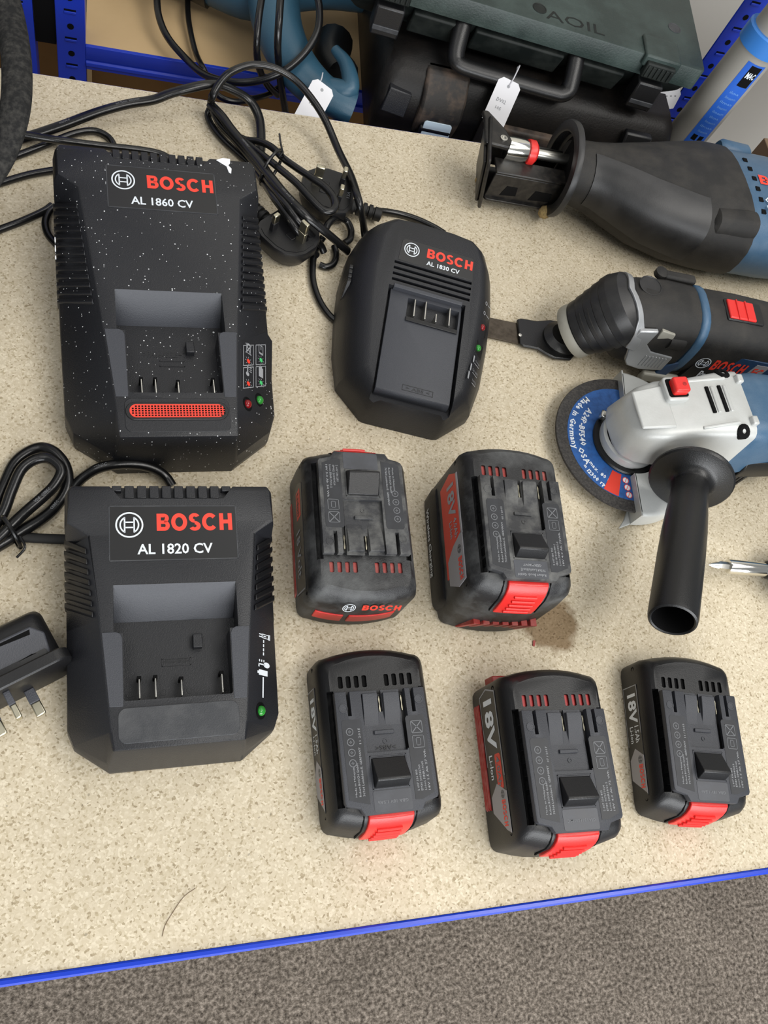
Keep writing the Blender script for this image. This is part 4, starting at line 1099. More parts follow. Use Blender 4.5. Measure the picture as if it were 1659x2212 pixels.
# ------------------------------------------------------------------ reciprocating saw
def recip_saw():
    root = thing('reciprocating_saw', 'black and blue reciprocating saw lying on its side near the rear edge', 'saw', (413, 606, 1), -3.0)
    def sec(x, cy, hw, cz, hh, n=28, p=2.6, xf=None):
        out = []
        for k in range(n):
            a = 2 * PI * k / n; c, s_ = math.cos(a), math.sin(a)
            y = cy + hw * math.copysign(abs(c) ** (2 / p), c); z = cz + hh * math.copysign(abs(s_) ** (2 / p), s_)
            out.append(Vector((x + (xf(y - cy, z - cz) if xf else 0), y, z)))
        return out
    # blue body
    bm = new()
    loft(bm, [sec(120, -12, 52, 44, 34), sec(146, -13, 63, 44, 39), sec(164, -13, 66.5, 44, 41), sec(230, -13, 67, 44, 41.4), sec(300, -14, 58, 43, 40), sec(420, -30, 30, 40, 24), sec(470, -60, 34, 38, 24)])
    part('motor_housing', bm, 'blue_tool', root, angle=50)
    bm = new()
    edge = lambda y, z: -19.5 - y * 0.085
    loft(bm, [sec(6, 0, 28, 44, 28, p=2), sec(14, 0, 29.5, 44, 29.5, p=2), sec(30, -2, 31.5, 44, 31, p=2.1), sec(52, -8, 40, 44, 35, p=2.2), sec(80, -12.5, 51, 43, 39, p=2.4), sec(115, -13.5, 60.5, 43, 41.5), sec(140, -13, 66, 44, 42.3), sec(150, -12.5, 68, 44, 42.8),
              sec(198, -13, 69, 44, 43, xf=lambda y, z: edge(y, z)), sec(198.5, -13, 66.5, 44, 40.5, xf=lambda y, z: edge(y, z))])
    part('rubber_grip', bm, 'rubber', root, angle=50)
    # smooth palm area on the near flank of the grip
    tab = [(14, 0, 29.5, 44, 29.5, 2.0), (30, -2, 31.5, 44, 31, 2.1), (52, -8, 40, 44, 35, 2.2), (80, -12.5, 51, 43, 39, 2.4), (115, -13.5, 60.5, 43, 41.5, 2.6), (150, -12.5, 68, 44, 42.8, 2.6)]
    def at_x(x):
        for a, b in zip(tab, tab[1:]):
            if a[0] <= x <= b[0]:
                t = (x - a[0]) / (b[0] - a[0]); return [a[i] + (b[i] - a[i]) * t for i in range(6)]
    bm = new(); rings = []
    for x in (22, 30, 42, 55, 68, 80, 92, 104, 116, 126, 134):
        q = at_x(x); t = (x - 22) / 112
        top, bot = [], []
        a0, a1 = 98 + 16 * t, 196 - 4 * t
        for k in range(15):
            a = math.radians(a0 + (a1 - a0) * k / 14); c, s_ = math.cos(a), math.sin(a); p = q[5]
            dx = -6 * (k / 14 - 0.35) ** 2 if x > 120 else 0
            for dst, off in ((top, 1.1), (bot, -2.5)):
                dst.append(Vector((x + dx * 3, q[1] + (q[2] + off) * math.copysign(abs(c) ** (2 / p), c), q[3] + (q[4] + off) * math.copysign(abs(s_) ** (2 / p), s_))))
        rings.append(top + list(reversed(bot)))
    loft(bm, rings)
    part('palm_pad', bm, 'rubber_smooth', root, angle=60)
    bm = new(); loft(bm, [sec(136, -58, 10, 62, 12), sec(142, -59, 14, 63, 19), sec(174, -59, 15, 64, 20.5), sec(184, -59, 14.5, 64, 20)]); part('grip_step', bm, 'rubber', root)
    # vents, lettering on the blue housing
    for x, y in ((181, 17), (182, 4), (183, -9), (183.5, -22), (184, -35), (185, -48)):
        bm = new(); z = 44 + 41.2 * (1 - min(0.99, abs((y + 13) / 66.8)) ** 2.6) ** (1 / 2.6)
        box(bm, x + 6, x + 11, y - 2.6, y + 2.6, z - 4, z + 0.6); part('vent_hole', bm, 'hole', root, bevel=0.4)
    mt = T(0, 0, 85.2)
    brand_word('brand_lettering', 197, 265, -15, -3, 'print_red', root, mt, lift=0.5)
    lines_text('model_lettering', [('GSA 18 V-LI', 196, 250, -40, -32), ('Professional', 196, 262, -50, -43)], 'print_white', root, mt, 0.02, 0.5)
    bm = new(); loft(bm, [sec(176, 46, 8, 62, 13), sec(179, 46, 10, 62, 15), sec(208, 45, 10, 62, 15), sec(211, 45, 8, 62, 13)]); part('top_bead', bm, 'blue_tool', root)
    # collar
    my = R(90, 'Y')
    bm = new(); lathe(bm, [(27, 8), (29, 5.5), (38, 4), (44.5, 2.5), (45, -1), (44, -3.5), (36, -4.5), (34, -3), (33.5, 6)], 48, T(0, 0, 45) @ R(-3, 'Z') @ my); part('collar', bm, 'rubber_smooth', root, angle=45)
    bm = new(); lathe(bm, [(33, 4), (0.5, 4.5)], 32, T(0, 0, 45) @ R(-6, 'Z') @ my); part('collar_throat', bm, 'hole', root)
    bm = new(); lathe(bm, [(6, -3), (6.5, 1), (4, 4.5), (1, 5.5)], 9, T(-6, -27, 14) @ R(-60, 'Y') @ R(20, 'X')); part('sawdust_lump', bm, 'wood_dust', root)
    # blade chuck and plunger
    def rod(name, x0, x1, prof, material, y=6, z=52):
        bm = new(); lathe(bm, [(r, x0 + (x1 - x0) * t) for r, t in prof], 24, T(0, y, z) @ R(90, 'Y')); return part(name, bm, material, root, angle=40)
    rod('plunger', -36, 8, [(5.0, 0), (5.0, 1)], 'metal')
    rod('blade_chuck', -62, -38, [(6, 0), (10.5, 0.06), (11, 0.3), (11, 0.75), (9.8, 1)], 'chrome')
    rod('chuck_ring', -38, -29, [(11.2, 0), (11.6, 0.2), (11.4, 0.7), (8.5, 1.0)], 'red', )
    # shoe bracket: two straps, slotted bottom web, foot plate, lever
    for y0, y1, z0, z1 in ((-21, -18.5, 14, 44), (17, 19.5, 20, 50)):
        bm = new(); box(bm, -70, 4, y0, y1, z0, z1); part('shoe_strap', bm, 'steel_dark', root, bevel=0.8)
    web = new(); box(web, -70, 4, -21, -2, 44, 46.5)
    part('shoe_web', web, 'steel_dark', root, bevel=1.0)
    w2 = new(); prism(w2, rrect(-70, 2, -24, 20, 4), 13, 15.5); h1 = new(); prism(h1, rrect(-52, -36, -14, -4, 4), 5, 30); part('shoe_base', bool_cut(w2, [h1]), 'steel_dark', root, bevel=0.4)
    for x0, x1 in ((-56, -40), (-26, -4)):
        bm = new(); prism(bm, [(x0, 20), (x1, 22), (x1 - 2, 32), (x0 + 3, 32)], -21.4, -20.8, R(90, 'X') @ T(0, 0, 42.2)); part('strap_window', bm, 'hole', root)
    mf = T(-74, -2, 38) @ R(-13, 'Y') @ R(-8, 'Z')
    bm = new(); box(bm, -3.5, 0, -27, 30, -32, 28, mf); part('foot_plate', bm, 'steel_dark', root, bevel=1.6)
    bm = new(); box(bm, -6.6, -3.4, -22, 26, -28, 22, mf); part('foot_face', bm, 'steel_dark', root, bevel=1.4)
    bm = new(); lathe(bm, [(5, 0), (4, 3), (1, 4)], 10, mf @ T(-3, 2, -25)); part('sawdust_lump', bm, 'wood_dust', root)
    bm = new(); prism(bm, [(-86, -4), (-62, -6), (-58, 4), (-62, 16), (-72, 30), (-78, 38), (-84, 37), (-83, 26)], 58, 63); part('shoe_lever', bm, 'steel_dark', root, bevel=1.5)
    bm = new(); lathe(bm, [(3.6, 0), (3.6, 1.2), (2.2, 1.4), (2.2, 0.3)], 16, T(-67, 4, 63)); part('lever_pivot', bm, 'metal', root)
    return root
recip_saw()

# ------------------------------------------------------------------ oscillating multi tool
def multi_tool():
    root = thing('oscillating_multi_tool', 'grey and blue oscillating multi tool with silver clamp lever and scraper blade', 'multi tool', (424, 432), -5.5)
    def sec(x, cy, hw, zb, ztp, n=28, p=2.8, tilt=0.0):
        cz, hh = (zb + ztp) / 2, (ztp - zb) / 2
        out = []
        for k in range(n):
            a = 2 * PI * k / n; c, s_ = math.cos(a), math.sin(a)
            z = hh * math.copysign(abs(s_) ** (2 / p), s_)
            out.append(Vector((x + tilt * z, cy + hw * math.copysign(abs(c) ** (2 / p), c), cz + z)))
        return out
    # body
    bm = new()
    loft(bm, [sec(70, 0, 31, 12, 84), sec(78, 0, 32.5, 11, 85.5), sec(110, 0, 33, 11, 86), sec(150, 0, 31.5, 12, 85), sec(220, 0, 29, 12, 82), sec(300, 0, 27, 10, 78), sec(330, 0, 33, 4, 84)])
    part('body', bm, 'rubber', root, angle=50)
    bm = new(); loft(bm, [sec(68, 0, 31.8, 11, 85.5, tilt=-0.03), sec(70, 0, 33.3, 10, 87.3, tilt=-0.03), sec(75, 0, 33.3, 10, 87.3, tilt=-0.03), sec(77, 0, 31.8, 11, 85.5, tilt=-0.03)]); part('blue_seam', bm, 'blue_tool', root, angle=50)
    bm = new()
    loft(bm, [sec(-8, 0, 20, 40, 78, p=2.2), sec(-2, 0, 28, 26, 83, p=2.2), sec(14, 0, 32, 13, 86.5, p=2.4), sec(40, 0, 32.5, 11, 87.5), sec(66, 0, 32, 11, 86.5)])
    part('gear_cover', bm, 'rubber', root, angle=50)
    bm = new(); lathe(bm, [(10.5, 0), (10.5, 0.7), (9.8, 0.8), (9.5, 0.3)], 28, T(18, 8, 86.0) @ R(-3, 'Y')); part('cover_dimple', bm, 'rubber_smooth', root)
    # nose: stacked ribs leaning forward and down to the spindle ring
    ax = Vector((-34, 0, -50)).normalized()
    mn = plane_mx((4, 0, 58), Vector((0, 1, 0)), ax.cross(Vector((0, 1, 0))))
    if (mn.to_3x3() @ Vector((0, 0, 1))).dot(ax) < 0: mn = mn @ R(180, 'X')
    prof = [(20, -22), (31, -12), (33.5, -2)]
    z, r = -2, 33.5
    for k in range(5):
        prof += [(r, z + 1), (r - 0.6, z + 7), (r - 2.2, z + 8)]; z += 8.4; r -= 1.9
    prof += [(24.5, z), (20, z + 1)]
    bm = new(); lathe(bm, prof, 44, mn); part('nose', bm, 'rubber_smooth', root, angle=30)
    bm = new(); lathe(bm, [(22, z - 1), (24.6, z), (25.2, z + 3), (25.2, z + 7), (24, z + 9.5), (20, z + 9.5)], 44, mn); part('spindle_ring', bm, 'ring_grey', root, angle=40)
    for (dx, ang) in ((10, -38), (18.5, -38), (27, -38)):
        bm = new(); pts = [mn @ Vector((math.cos(t) * (32.6 - dx * 0.20), math.sin(t) * (32.6 - dx * 0.2), dx)) for t in [math.radians(q) for q in range(-160, -99, 10)]]
        sweep(bm, pts, 0.8, 6); part('nose_ridge', bm, 'rubber', root)
    # spindle, adapter and blade: level with the bench
    bm = new(); lathe(bm, [(14, 4), (18, 4.5), (18, 9), (12, 14)], 24, T(-28, 0, 0)); part('spindle', bm, 'handle_black', root)
    bm = new(); prism(bm, [(-70, -13), (-66, -15), (-52, -15.5), (-46, -19), (-36, -23), (-20, -22), (-10, -10), (-10, 12), (-20, 20), (-36, 20), (-50, 16), (-66, 16), (-70, 14)], 3, 6.2, T(0, 1, 0)); part('blade_adapter', bm, 'handle_black', root, bevel=1.2)
    bm = new(); lathe(bm, [(1.7, 0), (1.7, 0.8), (0.9, 1.0)], 12, T(-69, -3, 6)); part('adapter_rivet', bm, 'metal', root)
    bm = new(); prism(bm, [(-104, -8), (-66, -11), (-66, 12.5), (-104, 14)], 2.2, 3.4); part('scraper_blade', bm, 'blade_steel', root, bevel=0.2)
    # silver clamp lever: band over the head and a plate on the near side
    bm = new()
    pts = []
    for k in range(15):
        a = math.radians(68 - k * 11.5)          # across the top from the far side to the near side
        pts.append((a, Vector((-3 + 2.5 * abs(math.sin(a)) * 3 + max(0, -math.sin(a)) * 8, 33.4 * math.sin(a), 50 + 37.5 * math.cos(a) ** 0.8 if math.cos(a) > 0 else 50))))
    rings = []
    for a, p in pts:
        n = Vector((0, math.sin(a), math.cos(a))).normalized(); w = Vector((1, 0, -0.25)).normalized()
        hw = 3.2 if math.sin(a) > -0.75 else 5
        rings.append([p - w * hw - n * 1.5, p + w * hw - n * 1.5, p + w * hw + n * 1.2, p - w * hw + n * 1.2])
    loft(bm, rings); part('lever_band', bm, 'alu_lever', root, bevel=0.6)
    near = plane_mx((0, -33.4, 0), (1, 0, 0), (0, 0.05, 1))
    bm = new(); prism(bm, [(17, 34), (8, 60), (9, 73), (26, 76), (25, 58), (34, 50), (58, 47), (58, 28), (36, 25), (22, 28)], -2, 2.6, near); part('clamp_lever', bm, 'alu_lever', root, bevel=1.2)
    for k in range(7):
        bm = new(); box(bm, 32 + k * 3.3, 33.2 + k * 3.3, 31, 45, 2.2, 3.2, near); part('lever_rib', bm, 'alu_lever', root, bevel=0.3)
    bm = new(); prism(bm, [(30, 60), (30, 76), (44, 74), (46, 62)], -3, 0.6, near); part('lever_window', bm, 'ring_grey', root, bevel=0.8)
    bm = new(); lathe(bm, [(8, 0), (8, 14), (7, 16)], 20, T(44, -26, 62) @ R(90, 'Y')); part('cover_boss', bm, 'rubber', root)
    # switch and panel
    mz = T(0, 0, 0)
    bm = new(); prism(bm, rrect(92, 130, -13, 10, 2), 80, 86.6); part('switch_well', bm, 'handle_black', root, bevel=0.8)
    bm = new(); prism(bm, rrect(94, 121, -11.5, 8.5, 1), 82, 88.2); sw = part('slide_switch', bm, 'red', root, bevel=0.8)
    for x in (103, 112):
        bm = new(); box(bm, x - 0.7, x + 0.7, -11.7, 8.7, 87.2, 89.2); part('switch_ridge', bm, 'red', sw, bevel=0.5)
    bm = new(); lathe(bm, [(6, 0), (6, 5), (3, 6)], 14, T(36, 30, 78)); part('side_stud', bm, 'rubber', root)
    bm = new(); box(bm, 38, 70, 24, 33, 70, 84); part('side_block', bm, 'rubber', root, bevel=2.5)
    pm = plane_mx((0, -33.2, 0), (1, -0.012, 0), (0, 0.06, 1))
    bm = new(); prism(bm, [(82, 20), (200, 20), (200, 58), (88, 62), (84, 48)], -3, 1.0, pm); part('brand_panel', bm, 'blue_deep', root, bevel=0.6)
    bm = new(); prism(bm, [(80, 18), (136, 18), (134, 40), (84, 44)], -3, 1.3, pm); part('model_panel', bm, 'plate_black', root, bevel=0.4)
    brand_word('brand_lettering', 100, 134, 40, 54, 'print_red', root, pm, lift=1.7)
    text_fit('range_lettering', 'Professional', 95, 134, 27, 37, 'print_white', root, pm, bold=0.015, lift=1.7)
    text_fit('model_lettering', 'GOP 18V-EC', 92, 122, 20.5, 25, 'print_dim', root, pm, bold=0.01, lift=1.7)
    emblem('brand_emblem', 90, 47, 7, 'print_white', root, pm, 1.8)
    bm = new(); prism(bm, [(136, 24), (150, 24), (155, 56), (141, 56)], -2, 1.4, pm); part('ec_badge', bm, 'brand_grey', root)
    lines_text('badge_lettering', [('EC', 142, 152, 42, 52), ('BRUSHLESS', 139, 150, 36, 39)], 'print_red', root, pm, 0.03, 1.7)
    for k in range(3):
        bm = new(); prism(bm, [(160 + k * 9, 26), (163.5 + k * 9, 26), (169.5 + k * 9, 54), (166 + k * 9, 54)], -2, 1.3, pm); part('vent_slit', bm, 'hole', root)
    bm = new(); box(bm, 44, 90, -36, -30, 10, 22); part('side_rail', bm, 'ring_grey', root, bevel=2)
    bm = new(); prism(bm, [(54, 14), (66, 14), (74, 44), (60, 34)], -2, 1.2, near); part('blue_insert', bm, 'blue_deep', root, bevel=1)
    return root
multi_tool()

# ------------------------------------------------------------------ screwdriver bit in the chuck of a drill
def drill_end():
    root = thing('drill_driver', 'drill chuck holding a chrome bit holder with a cross-head screwdriver bit', 'drill', (476, 206), -5.5)
    mx = T(0, 0, 22) @ R(90, 'Y')
    bm = new(); lathe(bm, [(0.4, 0), (1.6, 2.5), (2.6, 6), (3.1, 9.5)], 12, mx)
    for v in bm.verts:
        a = math.atan2(v.co.y, v.co.z - 22)
        if v.co.x < 8: v.co.y *= 0.75 + 0.25 * abs(math.cos(2 * a)); v.co.z = 22 + (v.co.z - 22) * (0.75 + 0.25 * abs(math.cos(2 * a)))
    part('bit_tip', bm, 'metal', root)
    bm = new(); lathe(bm, [(3.1, 9.5), (3.7, 11), (3.7, 19)], 6, mx); part('bit_shank', bm, 'metal', root)
    bm = new(); lathe(bm, [(3.8, 18.4), (5.6, 18.6), (6.1, 19.6), (6.2, 57), (5.8, 58)], 28, mx); part('bit_holder', bm, 'chrome', root)
    bm = new(); lathe(bm, [(7, 57), (8, 58), (9, 66), (17, 72), (20, 80), (21, 105), (22, 108), (22, 125), (20, 130)], 32, mx); part('chuck', bm, 'handle_black', root, angle=40)
    bm = new(); lathe(bm, [(21, 130), (30, 136), (31, 150), (31, 250), (24, 262)], 32, T(0, 0, 33) @ R(90, 'Y')); part('motor_housing', bm, 'blue_tool', root, angle=40)
    bm = new(); loft(bm, [[Vector((x, y, z)) for x, y in plan(15, a, b, 3, 3, 5)] for z, a, b in ((5, -150, -20), (12, -152, -18), (40, -152, -18), (50, -148, -22))])
    for v in bm.verts: v.co.x += 200
    part('grip', bm, 'rubber', root)
    return root
drill_end()
# ------------------------------------------------------------------ plugs
def plug_outline(ins=0):
    pts = [(-14, -24), (14, -24), (22, -20), (25, -12), (25, 4), (22, 14), (15, 21), (7, 24.5), (-7, 24.5), (-15, 21), (-22, 14), (-25, 4), (-25, -12), (-22, -20)]
    return [(x * (1 - ins / 25), y * (1 - ins / 25)) for x, y in pts]
def plug(label, loc, yaw, rot=None, z=0):
    root = thing('mains_plug', label, 'plug', (loc[0], loc[1], z), yaw, 'three-pin mains plugs')
    if rot: root.rotation_euler = rot
    bm = new(); loft(bm, [[Vector((x, y, zz)) for x, y in plug_outline(i)] for zz, i in ((0, 9), (4, 4), (12, 0.5), (20, 0), (22, 0.8))]); part('plug_body', bm, 'plug', root, angle=30)
    bm = new(); prism(bm, plug_outline(3.5), 21.8, 22.5); part('plug_base', bm, 'case_dark', root)
    for x, y, w, d, h, nm in ((0, 11.5, 4, 8, 22, 'earth_pin'), (-11, -10.5, 6.4, 4, 18, 'pin'), (11, -10.5, 6.4, 4, 18, 'pin')):
        bm = new(); box(bm, x - w / 2, x + w / 2, y - d / 2, y + d / 2, 22, 22 + h * 0.5); part('pin_sleeve' if nm == 'pin' else nm, bm, 'plug' if nm == 'pin' else 'brass', root, bevel=0.5)
        bm = new(); box(bm, x - w / 2 + 0.1, x + w / 2 - 0.1, y - d / 2 + 0.1, y + d / 2 - 0.1, 22 + h * 0.5, 22 + h); part(nm, bm, 'brass', root, bevel=0.8)
    bm = new(); box(bm, -7, 7, 0, 7.5, 22, 23.2); part('fuse_cover', bm, 'case_dark', root, bevel=0.4)
    text_fit('rating_lettering', '13A', -4, 4, -20, -17, 'print_dim', root, T(0, 0, 22.4), lift=0.3)
    bm = new(); prof = [(6.5, 20)]
    for k in range(4): prof += [(6.6, 24 + k * 5.5), (6.6, 27 + k * 5.5), (4.6, 27.6 + k * 5.5), (4.6, 28.9 + k * 5.5)]
    prof += [(6.2, 46), (6.2, 52), (3.4, 53)]
    lathe(bm, prof, 16, T(0, 0, 11) @ R(90, 'X')); part('strain_relief', bm, 'cable_matte', root, angle=30)
    return root
plug('black mains plug with pins upward, under the coiled cable', (184, 566), 76)
plug('black mains plug with pins upward, wedged against the flecked charger', (146, 512), 222)
p3 = thing('mains_plug', 'black mains plug lying on its side next to the dusty charger', 'plug', (-54, 152), 27, 'three-pin mains plugs')
bm = new(); loft(bm, [[Vector((x, y, z)) for x, y in rrect(-40 + i, 24 - i, -15, 20 - i, 6)] for z, i in ((0, 3), (3, 0), (24, 0), (30, 3), (33, 8))]); part('plug_body', bm, 'plug', p3, angle=40)
mp = T(0, -1, 33.5) @ R(14, 'X')
bm = new(); prism(bm, [(-34, -11), (18, -11), (20, 2), (14, 9), (-30, 9)], -1.5, 1.2, mp); pn = part('grip_panel', bm, 'plug_face', p3, bevel=1.0)
flat_part('grip_groove', [[(-30, 7.4), (12, 4.4), (13, 7.4)], [(-26, -9.6), (17, -9.6), (8, -6.6)]], 'hole', pn, mp, 1.35)
bm = new(); loft(bm, [[Vector((x, y, z)) for x, z in rrect(-38 + i, 27 - i, 0 + i, 44 - i, 9)] for y, i in ((-14, 1), (-15, 0), (-21, 0), (-22, 1))]); part('plug_base', bm, 'case_dark', p3, angle=40)
for x, z, w, d in ((-26, 12, 6.3, 4), (-2, 12, 6.3, 4), (-14, 32, 4, 8)):
    bm = new(); box(bm, x - w / 2, x + w / 2, -31, -22, z - d / 2, z + d / 2); part('pin_sleeve', bm, 'plug_face', p3, bevel=0.5)
    bm = new(); box(bm, x - w / 2 + 0.1, x + w / 2 - 0.1, -40, -31, z - d / 2 + 0.1, z + d / 2 - 0.1); part('pin', bm, 'brass', p3, bevel=0.8)

